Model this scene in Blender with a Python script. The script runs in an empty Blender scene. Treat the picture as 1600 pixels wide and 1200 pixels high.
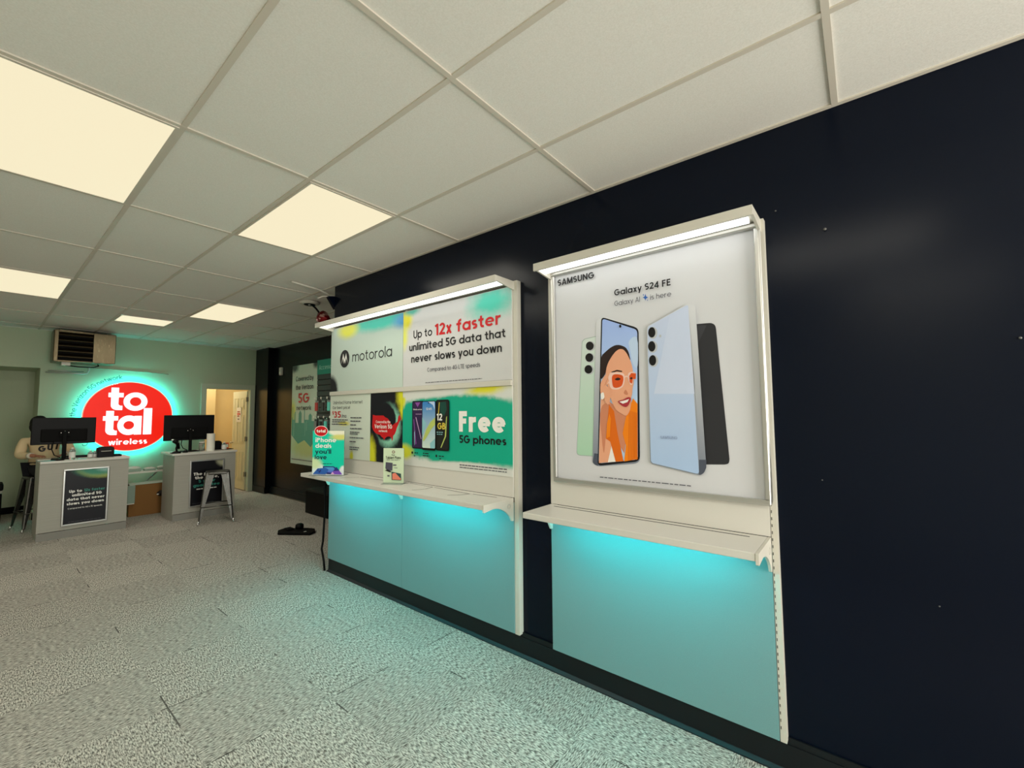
import bpy, bmesh, math, random
from mathutils import Matrix, Vector
random.seed(7)
scene = bpy.context.scene
COL = scene.collection
PI = math.pi

DAY_W, LAMP_W, OFFICE_W = 225, 11.0, 34      # shop-front daylight, each ceiling lamp, lamp of the office behind the door
DIFF_S, LED_S, CYAN_S, SIGN_S, HALO_S = 0.95, 1.9, 40.0, 0.95, 46.0
# ------------------------------------------------------------------ camera, world, exposure
cam_data = bpy.data.cameras.new('camera')
cam = bpy.data.objects.new('camera', cam_data)
COL.objects.link(cam)
cam_data.sensor_fit = 'HORIZONTAL'
cam_data.sensor_width = 36.0
cam_data.lens = 36.0 * 677.6 / 1600
cam_data.clip_start = 0.02
cam.matrix_world = (Matrix.Translation((-2.3974, 0.0, 1.6391)) @ Matrix.Rotation(-0.88874, 4, 'Z')
                    @ Matrix.Rotation(1.63500, 4, 'X') @ Matrix.Rotation(-0.00749, 4, 'Z'))
scene.camera = cam
world = bpy.data.worlds.new('world'); scene.world = world
world.use_nodes = True
world.node_tree.nodes['Background'].inputs[0].default_value = (0.75, 0.85, 1.0, 1)
world.node_tree.nodes['Background'].inputs[1].default_value = 0.6
vs = scene.view_settings
vs.view_transform = 'Standard'
try: vs.look = 'None'
except Exception: pass
vs.gamma = 1.0; vs.use_curve_mapping = False
vs.exposure = 0.0

def area_light(name, loc, sx, sy, energy, color, rot=(0, 0, 0), parent=None, spread=PI):
    d = bpy.data.lights.new(name, 'AREA'); d.shape = 'RECTANGLE'; d.size = sx; d.size_y = sy
    d.energy = energy; d.color = color; d.spread = spread
    o = bpy.data.objects.new(name, d); COL.objects.link(o); o.location = loc; o.rotation_euler = rot
    if parent: o.parent = parent
    return o
# daylight through the shop front behind the camera
area_light('daylight', (-1.35, -3.25, 1.6), 2.0, 2.3, DAY_W, (1.0, 0.955, 0.865), (PI / 2, 0, 0))

# ------------------------------------------------------------------ materials
def lin(h):
    h = h.lstrip('#'); o = []
    for i in (0, 2, 4):
        c = int(h[i:i + 2], 16) / 255
        o.append(c / 12.92 if c <= 0.04045 else ((c + 0.055) / 1.055) ** 2.4)
    return tuple(o) + (1.0,)
class NT:
    def __init__(s, m): s.t = m.node_tree; s.n = s.t.nodes; s.b = s.n['Principled BSDF']
    def new(s, typ, **kw):
        x = s.n.new(typ)
        for k, v in kw.items(): setattr(x, k, v)
        return x
    def link(s, a, b): s.t.links.new(a, b)
    def math(s, op, a, b=None, clamp=False):
        x = s.new('ShaderNodeMath', operation=op, use_clamp=clamp)
        for i, v in enumerate((a, b)):
            if v is None: continue
            if isinstance(v, (int, float)): x.inputs[i].default_value = v
            else: s.link(v, x.inputs[i])
        return x.outputs[0]
    def mix(s, fac, a, b):
        x = s.new('ShaderNodeMix', data_type='RGBA')
        for i, v in ((0, fac), (6, a), (7, b)):
            if isinstance(v, (int, float)): x.inputs[i].default_value = v
            elif isinstance(v, tuple): x.inputs[i].default_value = v
            else: s.link(v, x.inputs[i])
        return x.outputs[2]
    def maprange(s, v, a, b, c, d):
        x = s.new('ShaderNodeMapRange'); s.link(v, x.inputs[0])
        for i, q in zip((1, 2, 3, 4), (a, b, c, d)): x.inputs[i].default_value = q
        return x.outputs[0]
    def noise(s, vec, scale, detail=2, rough=0.5):
        x = s.new('ShaderNodeTexNoise'); s.link(vec, x.inputs['Vector'])
        x.inputs['Scale'].default_value = scale; x.inputs['Detail'].default_value = detail; x.inputs['Roughness'].default_value = rough
        return x.outputs['Fac']
    def obj(s): return s.new('ShaderNodeTexCoord').outputs['Object']
    def bump(s, h, strength, dist=0.01):
        x = s.new('ShaderNodeBump'); s.link(h, x.inputs['Height']); x.inputs['Strength'].default_value = strength; x.inputs['Distance'].default_value = dist
        s.link(x.outputs[0], s.b.inputs['Normal'])
MATS = {}
def mat(name, color='#808080', rough=0.5, metal=0.0, emit=None, strength=1.0, trans=0.0, alpha=1.0, spec=0.28, coat=0.0):
    if name in MATS: return MATS[name]
    m = bpy.data.materials.new(name); m.use_nodes = True
    b = m.node_tree.nodes['Principled BSDF']
    c = lin(color) if isinstance(color, str) else tuple(color) + (1.0,)
    b.inputs['Base Color'].default_value = c
    b.inputs['Roughness'].default_value = rough; b.inputs['Metallic'].default_value = metal
    b.inputs['Specular IOR Level'].default_value = spec
    if coat: b.inputs['Coat Weight'].default_value = coat
    if emit is not None:
        b.inputs['Emission Color'].default_value = lin(emit) if isinstance(emit, str) else tuple(emit) + (1.0,)
        b.inputs['Emission Strength'].default_value = strength
    if trans: b.inputs['Transmission Weight'].default_value = trans
    if alpha < 1: b.inputs['Alpha'].default_value = alpha
    MATS[name] = m
    return m
def nmat(name, color='#808080', **kw):
    m = mat(name, color, **kw); return m, NT(m)

# setting
def wall_paint(name, color, rough, bump=0.06, spec=0.5, var=0.12):
    m, t = nmat(name, color, rough=rough, spec=spec)
    o = t.obj(); n = t.noise(o, 220, 3); n2 = t.noise(o, 1.6, 4, 0.6)
    c = m.node_tree.nodes['Principled BSDF'].inputs['Base Color'].default_value[:]
    dk = tuple(x * (1 - var) for x in c[:3]) + (1,); lt = tuple(x * (1 + var) for x in c[:3]) + (1,)
    t.link(t.mix(n2, dk, lt), t.b.inputs['Base Color'])
    t.bump(n, bump, 0.002)
    return m
NAVY = wall_paint('navy_paint', (0.0012, 0.0036, 0.0110), 0.21, 0.07, spec=0.16)
BLACKW = wall_paint('dark_paint', (0.0022, 0.0034, 0.0046), 0.26, 0.08, spec=0.2)
CREAM = wall_paint('office_paint', '#ead092', 0.7)
LEFTW = wall_paint('side_paint', '#c9c6b6', 0.7)
def block_paint():
    m, t = nmat('block_paint', '#b4bfa2', rough=0.55)
    o = t.obj(); mp = t.new('ShaderNodeMapping'); t.link(o, mp.inputs[0]); mp.inputs['Rotation'].default_value = (PI / 2, 0, 0)
    br = t.new('ShaderNodeTexBrick'); t.link(mp.outputs[0], br.inputs['Vector'])
    br.inputs['Scale'].default_value = 1.0; br.inputs['Brick Width'].default_value = 0.41; br.inputs['Row Height'].default_value = 0.205
    br.inputs['Mortar Size'].default_value = 0.004; br.inputs['Mortar Smooth'].default_value = 0.6
    n = t.noise(o, 90, 4)
    h = t.math('ADD', t.math('MULTIPLY', br.outputs['Fac'], -1.0), t.math('MULTIPLY', n, 0.35))
    t.bump(h, 0.22, 0.006)
    return m
BLOCK = block_paint()
def ceiling_tile():
    m, t = nmat('ceiling_tile', '#eeece4', rough=0.9, spec=0.2)
    o = t.obj(); n = t.noise(o, 150, 3, 0.7); n2 = t.noise(o, 1.1, 3)
    c = t.mix(t.maprange(n, 0.3, 0.75, 0, 1), lin('#e4e2da'), lin('#f2f0ea'))
    t.link(t.mix(t.math('MULTIPLY', n2, 0.25), c, lin('#d9d5c8')), t.b.inputs['Base Color'])
    t.bump(n, 0.25, 0.003)
    return m
TILE = ceiling_tile()
TBAR = mat('grid_bar', '#cfc8ba', rough=0.5)
def carpet():
    m, t = nmat('carpet', '#807c74', rough=0.95, spec=0.15)
    o = t.obj(); sp = t.new('ShaderNodeSeparateXYZ'); t.link(o, sp.inputs[0])
    u = t.math('DIVIDE', t.math('ADD', sp.outputs[0], 1.65 + 6.1), 0.61); v = t.math('DIVIDE', t.math('ADD', sp.outputs[1], 6.4 - 1.885), 0.635)
    fu = t.math('FLOOR', u); fv = t.math('FLOOR', v)
    par = t.math('MODULO', t.math('ADD', fu, fv), 2.0)
    def streak(sx, sy):
        mp = t.new('ShaderNodeMapping'); t.link(o, mp.inputs[0]); mp.inputs['Scale'].default_value = (sx, sy, 1)
        return t.noise(mp.outputs[0], 1.0, 3, 0.65)
    a = streak(40, 170); b = streak(170, 40)
    st = t.math('ADD', t.math('MULTIPLY', a, par), t.math('MULTIPLY', b, t.math('SUBTRACT', 1.0, par)))
    wn = t.new('ShaderNodeTexWhiteNoise', noise_dimensions='2D'); cm = t.new('ShaderNodeCombineXYZ'); t.link(fu, cm.inputs[0]); t.link(fv, cm.inputs[1]); t.link(cm.outputs[0], wn.inputs['Vector'])
    f = t.maprange(st, 0.38, 0.62, 0, 1)
    col = t.mix(f, lin('#57534d'), lin('#dfd9cd'))
    tint = t.math('ADD', t.math('MULTIPLY', wn.outputs['Value'], 0.12), t.math('MULTIPLY', par, 0.06))
    col = t.mix(tint, col, lin('#35332f'))
    # worn seams between the tiles
    du = t.math('MULTIPLY', t.math('ABSOLUTE', t.math('SUBTRACT', t.math('FRACT', u), 0.5)), 2.0)
    dv = t.math('MULTIPLY', t.math('ABSOLUTE', t.math('SUBTRACT', t.math('FRACT', v), 0.5)), 2.0)
    edge = t.math('GREATER_THAN', t.math('MAXIMUM', du, dv), 0.988)
    wear = t.math('GREATER_THAN', t.noise(o, 2.7, 2), 0.58)
    seam = t.math('MULTIPLY', t.math('MULTIPLY', edge, wear), 0.75)
    t.link(t.mix(seam, col, lin('#16140f')), t.b.inputs['Base Color'])
    t.bump(st, 0.6, 0.006)
    return m
CARPET = carpet()
def brushed(name, color, rough=0.3):
    m, t = nmat(name, color, rough=rough, metal=1.0)
    mp = t.new('ShaderNodeMapping'); t.link(t.obj(), mp.inputs[0]); mp.inputs['Scale'].default_value = (60, 60, 4)
    n = t.noise(mp.outputs[0], 3, 3)
    t.link(t.maprange(n, 0.3, 0.7, rough - 0.08, rough + 0.12), t.b.inputs['Roughness'])
    return m
STEEL = brushed('stool_steel', '#5e5d59', 0.32)
HEATER = brushed('heater_steel', '#6a604b', 0.34)
ALU = mat('satin_aluminium', '#c7c7c4', rough=0.32, metal=0.85)
WHITE = mat('white_laminate', '#d3d1c9', rough=0.35)
WPOST = mat('white_enamel', '#cecbbf', rough=0.35)
def laminate(name, a, b, rough):
    m, t = nmat(name, a, rough=rough)
    mp = t.new('ShaderNodeMapping'); t.link(t.obj(), mp.inputs[0]); mp.inputs['Scale'].default_value = (1, 120, 120)
    n = t.noise(mp.outputs[0], 2.0, 3)
    t.link(t.mix(n, lin(a), lin(b)), t.b.inputs['Base Color'])
    return m
PANELW = laminate('linen_panel', '#6d9799', '#79a3a5', 0.45)  # cyan of the shelf strips is mixed into the light grey panel colour
GREYLAM = laminate('grey_laminate', '#9c9a90', '#b2b0a6', 0.5)
GREYDK = mat('grey_plinth', '#8b8982', rough=0.5)
BLACKP = mat('black_plastic', '#040405', rough=0.45, spec=0.16)
BLACKM = mat('black_matte', '#040404', rough=0.7, spec=0.15)
RUBBER = mat('black_rubber', '#0a1015', rough=0.42, spec=0.35)
DARKSLOT = mat('slot_dark', '#1c1b1a', rough=0.8)  # dark colour of the shelf inlays and the post slots
CHROME = mat('chrome', '#d8d8d8', rough=0.15, metal=1.0)
PAPER = mat('white_paper', '#e9e6da', rough=0.8)
CARD = mat('cardboard', '#8a6236', rough=0.9)
REDP = mat('red_print', '#c8161c', rough=0.45)
CLEAR = mat('clear_plastic', '#dfeee8', rough=0.08, trans=0.85)
DIFFUSER = mat('lit_diffuser', '#302c20', rough=0.5, emit=(0.97, 0.865, 0.60), strength=DIFF_S)
LEDW = mat('led_white', '#ffffff', emit=(1.0, 1.0, 0.98), strength=LED_S)
LEDC = mat('led_cyan', '#00e6e6', emit=(0.0, 0.78, 0.84), strength=CYAN_S)

# ------------------------------------------------------------------ mesh helper
class MB:
    """collects boxes, tubes, prisms ...; build() links them as ONE mesh object"""
    def __init__(s, origin=(0, 0, 0)): s.v = []; s.f = []; s.m = []; s.sm = []; s.mats = []; s.o = Vector(origin)
    def mi(s, m):
        if m not in s.mats: s.mats.append(m)
        return s.mats.index(m)
    def add(s, vs, fs, m, smooth=False):
        b = len(s.v); s.v += [Vector(p) for p in vs]; k = s.mi(m)
        for f in fs: s.f.append([b + i for i in f]); s.m.append(k); s.sm.append(smooth)
        return s
    def box(s, x0, x1, y0, y1, z0, z1, m):
        v = [(x, y, z) for x in (x0, x1) for y in (y0, y1) for z in (z0, z1)]
        return s.add(v, [(0, 1, 3, 2), (4, 6, 7, 5), (0, 4, 5, 1), (2, 3, 7, 6), (0, 2, 6, 4), (1, 5, 7, 3)], m)
    def prism(s, pts, axis, a0, a1, m, smooth=False):
        """pts in the two other axes (order x,y / x,z / y,z), extruded along axis"""
        def P(p, a): return {'x': (a, p[0], p[1]), 'y': (p[0], a, p[1]), 'z': (p[0], p[1], a)}[axis]
        n = len(pts); v = [P(p, a0) for p in pts] + [P(p, a1) for p in pts]
        s.add(v, [list(range(n))[::-1], list(range(n, 2 * n))], m)
        b = len(s.v) - 2 * n; k = s.mi(m)
        for i in range(n):
            s.f.append([b + i, b + (i + 1) % n, b + n + (i + 1) % n, b + n + i]); s.m.append(k); s.sm.append(smooth)
        return s
    def ring(s, outer, inner, axis, a0, a1, m):
        def P(p, a): return {'x': (a, p[0], p[1]), 'y': (p[0], a, p[1]), 'z': (p[0], p[1], a)}[axis]
        n = len(outer); v = [P(p, a) for a in (a0, a1) for q in (outer, inner) for p in q]; f = []
        for i in range(n):
            j = (i + 1) % n
            f += [(i, j, n + j, n + i), (2 * n + i, 3 * n + i, 3 * n + j, 2 * n + j), (i, 2 * n + i, 2 * n + j, j), (n + i, n + j, 3 * n + j, 3 * n + i)]
        return s.add(v, f, m)
    def tube(s, path, r, m, n=8, cap=True):
        path = [Vector(p) for p in path]; rs = r if isinstance(r, (list, tuple)) else [r] * len(path)
        up = Vector((0, 0, 1)); v = []; prev = None
        for i, p in enumerate(path):
            d = (path[min(i + 1, len(path) - 1)] - path[max(i - 1, 0)]).normalized()
            a = d.cross(up) if abs(d.dot(up)) < 0.98 else d.cross(Vector((1, 0, 0)))
            a.normalize()
            if prev is not None:
                a = prev - d * prev.dot(d); a.normalize()
            prev = a; b = d.cross(a)
            v += [p + (a * math.cos(2 * PI * k / n) + b * math.sin(2 * PI * k / n)) * rs[i] for k in range(n)]
        f = []
        for i in range(len(path) - 1):
            for k in range(n): f.append((i * n + k, i * n + (k + 1) % n, (i + 1) * n + (k + 1) % n, (i + 1) * n + k))
        s.add(v, f, m, True)
        if cap: 
            b = len(s.v) - len(v); k = s.mi(m)
            s.f.append([b + i for i in range(n)][::-1]); s.f.append([b + len(v) - n + i for i in range(n)]); s.m += [k, k]; s.sm += [False, False]
        return s
    def lathe(s, prof, c, m, n=20, smooth=True):
        v = []; f = []
        for r, z in prof: v += [(c[0] + r * math.cos(2 * PI * k / n), c[1] + r * math.sin(2 * PI * k / n), c[2] + z) for k in range(n)]
        for i in range(len(prof) - 1):
            for k in range(n): f.append((i * n + k, i * n + (k + 1) % n, (i + 1) * n + (k + 1) % n, (i + 1) * n + k))
        f.append(list(range(n))[::-1]); f.append([(len(prof) - 1) * n + k for k in range(n)])
        return s.add(v, f, m, smooth)
    def ell(s, c, r, m, nu=16, nv=10, rough=0.0):
        v = []; f = []
        for j in range(nv + 1):
            th = PI * j / nv
            for i in range(nu):
                ph = 2 * PI * i / nu; q = 1 + rough * random.uniform(-1, 1)
                v.append((c[0] + r[0] * q * math.sin(th) * math.cos(ph), c[1] + r[1] * q * math.sin(th) * math.sin(ph), c[2] + r[2] * q * math.cos(th)))
        for j in range(nv):
            for i in range(nu): f.append((j * nu + i, (j + 1) * nu + i, (j + 1) * nu + (i + 1) % nu, j * nu + (i + 1) % nu))
        return s.add(v, f, m, True)
    def poly(s, pts, m): return s.add(pts, [list(range(len(pts)))], m)
    def xf(s, M, start=0):
        for i in range(start, len(s.v)): s.v[i] = M @ s.v[i]
        return s
    def build(s, name, parent=None, bevel=0, seg=2, loc=None, rz=0):
        me = bpy.data.meshes.new(name)
        o = Vector(loc) if loc is not None else Vector((0, 0, 0))
        base = Vector(s.o)
        me.from_pydata([tuple(p - base) for p in s.v], [], s.f)
        for m in s.mats: me.materials.append(m)
        me.polygons.foreach_set('material_index', s.m); me.polygons.foreach_set('use_smooth', s.sm)
        bm = bmesh.new(); bm.from_mesh(me); bmesh.ops.remove_doubles(bm, verts=bm.verts, dist=1e-6) if not getattr(s, 'keep', False) else None
        if not getattr(s, 'keep', False): bmesh.ops.recalc_face_normals(bm, faces=bm.faces)
        bm.to_mesh(me); bm.free()
        ob = bpy.data.objects.new(name, me); COL.objects.link(ob)
        if bevel:
            md = ob.modifiers.new('bevel', 'BEVEL'); md.width = bevel; md.segments = seg; md.limit_method = 'ANGLE'; md.angle_limit = 0.7
        if parent is not None: ob.parent = parent
        else: ob.location = o if loc is not None else base
        if parent is not None and loc is not None: ob.location = loc
        ob.rotation_euler.z = rz
        return ob

def tag(o, label=None, cat=None, group=None, kind=None):
    for k, v in (('label', label), ('category', cat), ('group', group), ('kind', kind)):
        if v: o[k] = v
    return o
def thing(name, label, cat, loc=(0, 0, 0), rz=0, group=None):
    e = bpy.data.objects.new(name, None); COL.objects.link(e); e.location = loc; e.rotation_euler.z = rz; e.empty_display_size = 0.1
    return tag(e, label, cat, group)
def struct(name, mb, bevel=0): return tag(mb.build(name, bevel=bevel), kind='structure')
def copy_tree(o, parent=None):
    c = o.copy(); COL.objects.link(c)
    if parent: c.parent = parent
    for ch in list(o.children): copy_tree(ch, c)
    return c

# ------------------------------------------------------------------ lettering: a geometric stroke alphabet (capital height 1)
def glyph(ch, w):
    """strokes (centre lines) and advance width of one letter drawn with stroke width w"""
    h = w / 2; X = 0.72; R = X / 2; r = R - h; S = []
    rx = r + 0.02
    thin = {}
    def L(*p, k=1.0): S.append(list(p)); thin[len(S) - 1] = k
    def A(cx, cy, ax, ay, d0, d1, n=22, pre=(), post=()):
        S.append(list(pre) + [(cx + ax * math.cos(math.radians(d0 + (d1 - d0) * i / n)), cy + ay * math.sin(math.radians(d0 + (d1 - d0) * i / n))) for i in range(n + 1)] + list(post))
    W = 2 * (rx + h)
    C = rx + h
    def scurve(x0, x1, y0, y1):
        cx = (x0 + x1) / 2; ax = (x1 - x0) / 2; q = (y1 - y0) / 4
        S.append([(cx + ax * math.cos(math.radians(d)), y1 - q + q * math.sin(math.radians(d))) for d in range(35, 271, 15)]
                 + [(cx + ax * math.cos(math.radians(d)), y0 + q + q * math.sin(math.radians(d))) for d in range(75, -146, -15)])
    cw = 0.40 + h; ccx = cw + h * 0   # capital round half width
    if ch == ' ': return S, 0.36
    if ch in 'adgqbpo':
        A(C, R, rx, r, 0, 360, 30)
        if ch in 'ad': L((W - h, 0), (W - h, X if ch == 'a' else 1.03))
        if ch == 'b': L((h, 0), (h, 1.03))
        if ch == 'p': L((h, -0.27), (h, X))
        if ch == 'q': L((W - h, -0.27), (W - h, X))
        if ch == 'g': A(C, -0.02, rx, 0.25 - h, 0, -150, 14, pre=[(W - h, X)])
        return S, W
    if ch == 'c': A(C, R, rx, r, 48, 312); return S, W * 0.92
    if ch == 'e': A(C, R, rx, r, 0, 318, 26); L((h, R), (C + rx + h * 0.6, R), k=0.60 if w > 0.17 else 0.9); return S, W, thin
    if ch == 'f': A(0.30 + h, 1.0 - h - 0.16, 0.16, 0.18, 90, 180, 8, pre=[(0.36 + h, 1.02 - h)], post=[(0.14 + h, 0)]); L((0.0, X - h), (0.36 + h, X - h)); return S, 0.38 + h
    if ch == 't': A(0.30 + h, 0.17 + h, 0.16, 0.17, 180, 270, 8, pre=[(0.14 + h, 0.94)], post=[(0.38 + h, h)]); L((0.0, X - h), (0.36 + h, X - h)); return S, 0.40 + h
    if ch == 'h': L((h, 0), (h, 1.03)); A(0.29, X - 0.26, 0.29 - h, 0.26 - h, 180, 0, 14, post=[(0.58 - h, 0)]); return S, 0.58
    if ch == 'n': L((h, 0), (h, X)); A(0.29, X - 0.26, 0.29 - h, 0.26 - h, 180, 0, 14, post=[(0.58 - h, 0)]); return S, 0.58
    if ch == 'm':
        L((h, 0), (h, X)); q = 0.235
        for k in (0, 1): A(h + q + k * 2 * q, X - 0.25, q, 0.25 - h, 180, 0, 14, post=[(h + 2 * q + k * 2 * q, 0)])
        return S, 4 * q + w
    if ch == 'u': A(0.29, 0.26, 0.29 - h, 0.26 - h, 180, 360, 14, pre=[(h, X)]); L((0.58 - h, 0), (0.58 - h, X)); return S, 0.58
    if ch == 'r': L((h, 0), (h, X)); A(0.30 + h, X - 0.28, 0.30, 0.28 - h, 180, 85, 10); return S, 0.36 + h
    if ch in 'il': L((h, 0), (h, X if ch == 'i' else 1.03))
    if ch == 'i': L((h, 0.86), (h, 0.86 + w * 1.05))
    if ch in 'il': return S, w
    if ch == 's': scurve(h, 0.50 - h, h, X - h); return S, 0.50
    if ch == 'k': L((h, 0), (h, 1.03)); L((h, 0.26), (0.50, X)); L((h + 0.12, 0.36), (0.54, 0)); return S, 0.56
    if ch == 'v': L((h * .8, X), (0.29, 0)); L((0.58 - h * .8, X), (0.29, 0)); return S, 0.58
    if ch == 'y': L((h * .8, X), (0.30, 0.0)); L((0.60 - h * .8, X), (0.20, -0.28)); return S, 0.60
    if ch == 'w': L((h * .8, X), (0.23, 0)); L((0.23, 0), (0.43, X)); L((0.43, X), (0.63, 0)); L((0.86 - h * .8, X), (0.63, 0)); return S, 0.86
    if ch == 'x': L((h, X), (0.56 - h, 0)); L((h, 0), (0.56 - h, X)); return S, 0.56
    if ch == 'z': L((0, X - h), (0.5, X - h)); L((h, h), (0.5 - h, X - h)); L((0, h), (0.5, h)); return S, 0.5
    if ch == 'A': L((h * .8, 0), (0.38, 1)); L((0.76 - h * .8, 0), (0.38, 1)); L((0.16, 0.28), (0.60, 0.28)); return S, 0.76
    if ch in 'CGOQ0':
        nx = 0.44 if ch != '0' else 0.33
        if ch == 'C': A(nx, 0.5, nx - h, 0.5 - h, 45, 315, 26)
        elif ch == 'G': A(nx, 0.5, nx - h, 0.5 - h, 45, 360, 28); L((nx, 0.5 - h * 0), (2 * nx - h * 0.0, 0.5))
        else: A(nx, 0.5, nx - h, 0.5 - h, 0, 360, 32)
        return S, 2 * nx
    if ch in 'EFL':
        L((h, 0), (h, 1))
        if ch in 'EF': L((0, 1 - h), (0.52, 1 - h)); L((0, 0.52), (0.47, 0.52))
        if ch in 'EL': L((0, h), (0.53, h))
        return S, 0.55
    if ch == 'H': L((h, 0), (h, 1)); L((0.70 - h, 0), (0.70 - h, 1)); L((h, 0.5), (0.70 - h, 0.5)); return S, 0.70
    if ch == 'I': L((h, 0), (h, 1)); return S, w
    if ch == 'M': L((h, 0), (h, 1)); L((0.86 - h, 0), (0.86 - h, 1)); L((h, 1), (0.43, 0.06)); L((0.86 - h, 1), (0.43, 0.06)); return S, 0.86
    if ch == 'N': L((h, 0), (h, 1)); L((0.72 - h, 0), (0.72 - h, 1)); L((h, 1 - h * .6), (0.72 - h, h * .6)); return S, 0.72
    if ch in 'BPRD':
        L((h, 0), (h, 1))
        if ch == 'D': A(0.26, 0.5, 0.44 - h, 0.5 - h, 90, -90, 20, pre=[(h, 1 - h)], post=[(h, h)]); return S, 0.70
        A(0.30, 0.74, 0.28 - h, 0.26 - h, 90, -90, 14, pre=[(h, 1 - h)], post=[(h, 0.48 + h)])
        if ch == 'B': A(0.32, 0.26 + h / 2, 0.30 - h, 0.26 - h / 2, 90, -90, 14, pre=[(h, 0.52)], post=[(h, h)])
        if ch == 'R': L((0.28, 0.5), (0.58, 0))
        return S, 0.60
    if ch == 'S': scurve(h, 0.60 - h, h, 1 - h); return S, 0.60
    if ch == 'T': L((0, 1 - h), (0.62, 1 - h)); L((0.31, 0), (0.31, 1)); return S, 0.62
    if ch == 'U': A(0.34, 0.34, 0.34 - h, 0.34 - h, 180, 360, 16, pre=[(h, 1)], post=[(0.68 - h, 1)]); return S, 0.68
    if ch == 'V': L((h * .8, 1), (0.37, 0)); L((0.74 - h * .8, 1), (0.37, 0)); return S, 0.74
    if ch == 'W': L((h * .8, 1), (0.27, 0)); L((0.27, 0), (0.50, 1)); L((0.50, 1), (0.73, 0)); L((1.0 - h * .8, 1), (0.73, 0)); return S, 1.0
    if ch == 'Y': L((h * .8, 1), (0.34, 0.42)); L((0.68 - h * .8, 1), (0.34, 0.42)); L((0.34, 0), (0.34, 0.46)); return S, 0.68
    if ch == '1': L((0.26, 0), (0.26, 1)); L((0.26, 1 - h), (0.02, 0.80)); return S, 0.26 + h
    if ch == '2': A(0.30, 0.70, 0.29 - h, 0.30 - h, 165, -35, 16, post=[(h * 1.2, h)]); L((0.0, h), (0.59, h)); return S, 0.60
    if ch == '3': A(0.29, 0.74, 0.26 - h, 0.26 - h, 150, -90, 16); A(0.29, 0.27 + h / 2, 0.29 - h, 0.27 - h / 2, 90, -150, 18); return S, 0.58
    if ch == '4': L((0.45, 0), (0.45, 1)); L((0.45, 1 - h), (0.04, 0.28)); L((0.0, 0.25), (0.62, 0.25)); return S, 0.62
    if ch == '5': L((0.12, 0.50), (0.14, 1)); L((0.10, 1 - h), (0.54, 1 - h)); A(0.28, 0.32, 0.29 - h, 0.32 - h, 125, -150, 20); return S, 0.57
    if ch == '7': L((0, 1 - h), (0.54, 1 - h)); L((0.52, 1 - h), (0.16, 0)); return S, 0.56
    if ch == '$': scurve(h, 0.54 - h, h, 1 - h); L((0.27, -0.12), (0.27, 1.12)); return S, 0.54
    if ch == '/': L((h, -0.05), (0.36, 1.05)); return S, 0.40
    if ch in '.': L((h, 0), (h, w)); return S, w
    if ch == ',': L((h * 1.4, w), (h * 0.6, -0.14)); return S, w
    if ch in "'\u2019": L((h, 1.02), (h * 0.8, 0.72)); return S, w
    if ch == '!': L((h, 0.30), (h, 1.02)); L((h, 0), (h, w)); return S, w
    if ch == ':': L((h, 0.1), (h, 0.1 + w)); L((h, 0.5), (h, 0.5 + w)); return S, w
    L((h, 0), (h, 1)); return S, w
TC = {}
def text_mesh(s, bold=0.0):
    """flat outlines of a line of text: (points, faces), capital height 1; bold steers the stroke width"""
    w = max(0.085, min(0.30, 0.125 + bold * 3.6))
    k = (s, bold)
    if k in TC: return TC[k]
    vs, fs = [], []; x = 0.0; layer = 0; h = w / 2; gap = 0.115 - 0.10 * w
    for ch in s:
        g_ = glyph(ch, w); S, adv = g_[0], g_[1]; thin = g_[2] if len(g_) > 2 else {}
        for si, p in enumerate(S):
            hw = h * thin.get(si, 1.0)
            layer = layer + 1 if layer < 4 else 0   # strokes of a letter lie a hair apart
            n = len(p); b = len(vs); closed = n > 3 and math.hypot(p[0][0] - p[-1][0], p[0][1] - p[-1][1]) < 1e-6
            for i in range(n):
                a = p[i - 1] if i > 0 else (p[-2] if closed else p[0]); c = p[i + 1] if i < n - 1 else (p[1] if closed else p[-1])
                d = Vector((c[0] - a[0], c[1] - a[1])); d = d.normalized() if d.length > 1e-9 else Vector((1, 0))
                vs += [(x + p[i][0] - d.y * hw, p[i][1] + d.x * hw, layer), (x + p[i][0] + d.y * hw, p[i][1] - d.x * hw, layer)]
            for i in range(n - 1): fs.append((b + 2 * i, b + 2 * i + 1, b + 2 * i + 3, b + 2 * i + 2))
        x += adv + (gap if ch != ' ' else 0.0)
    TC[k] = (vs, fs)
    return TC[k]
def cap_h(bold): return 1.0
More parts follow.
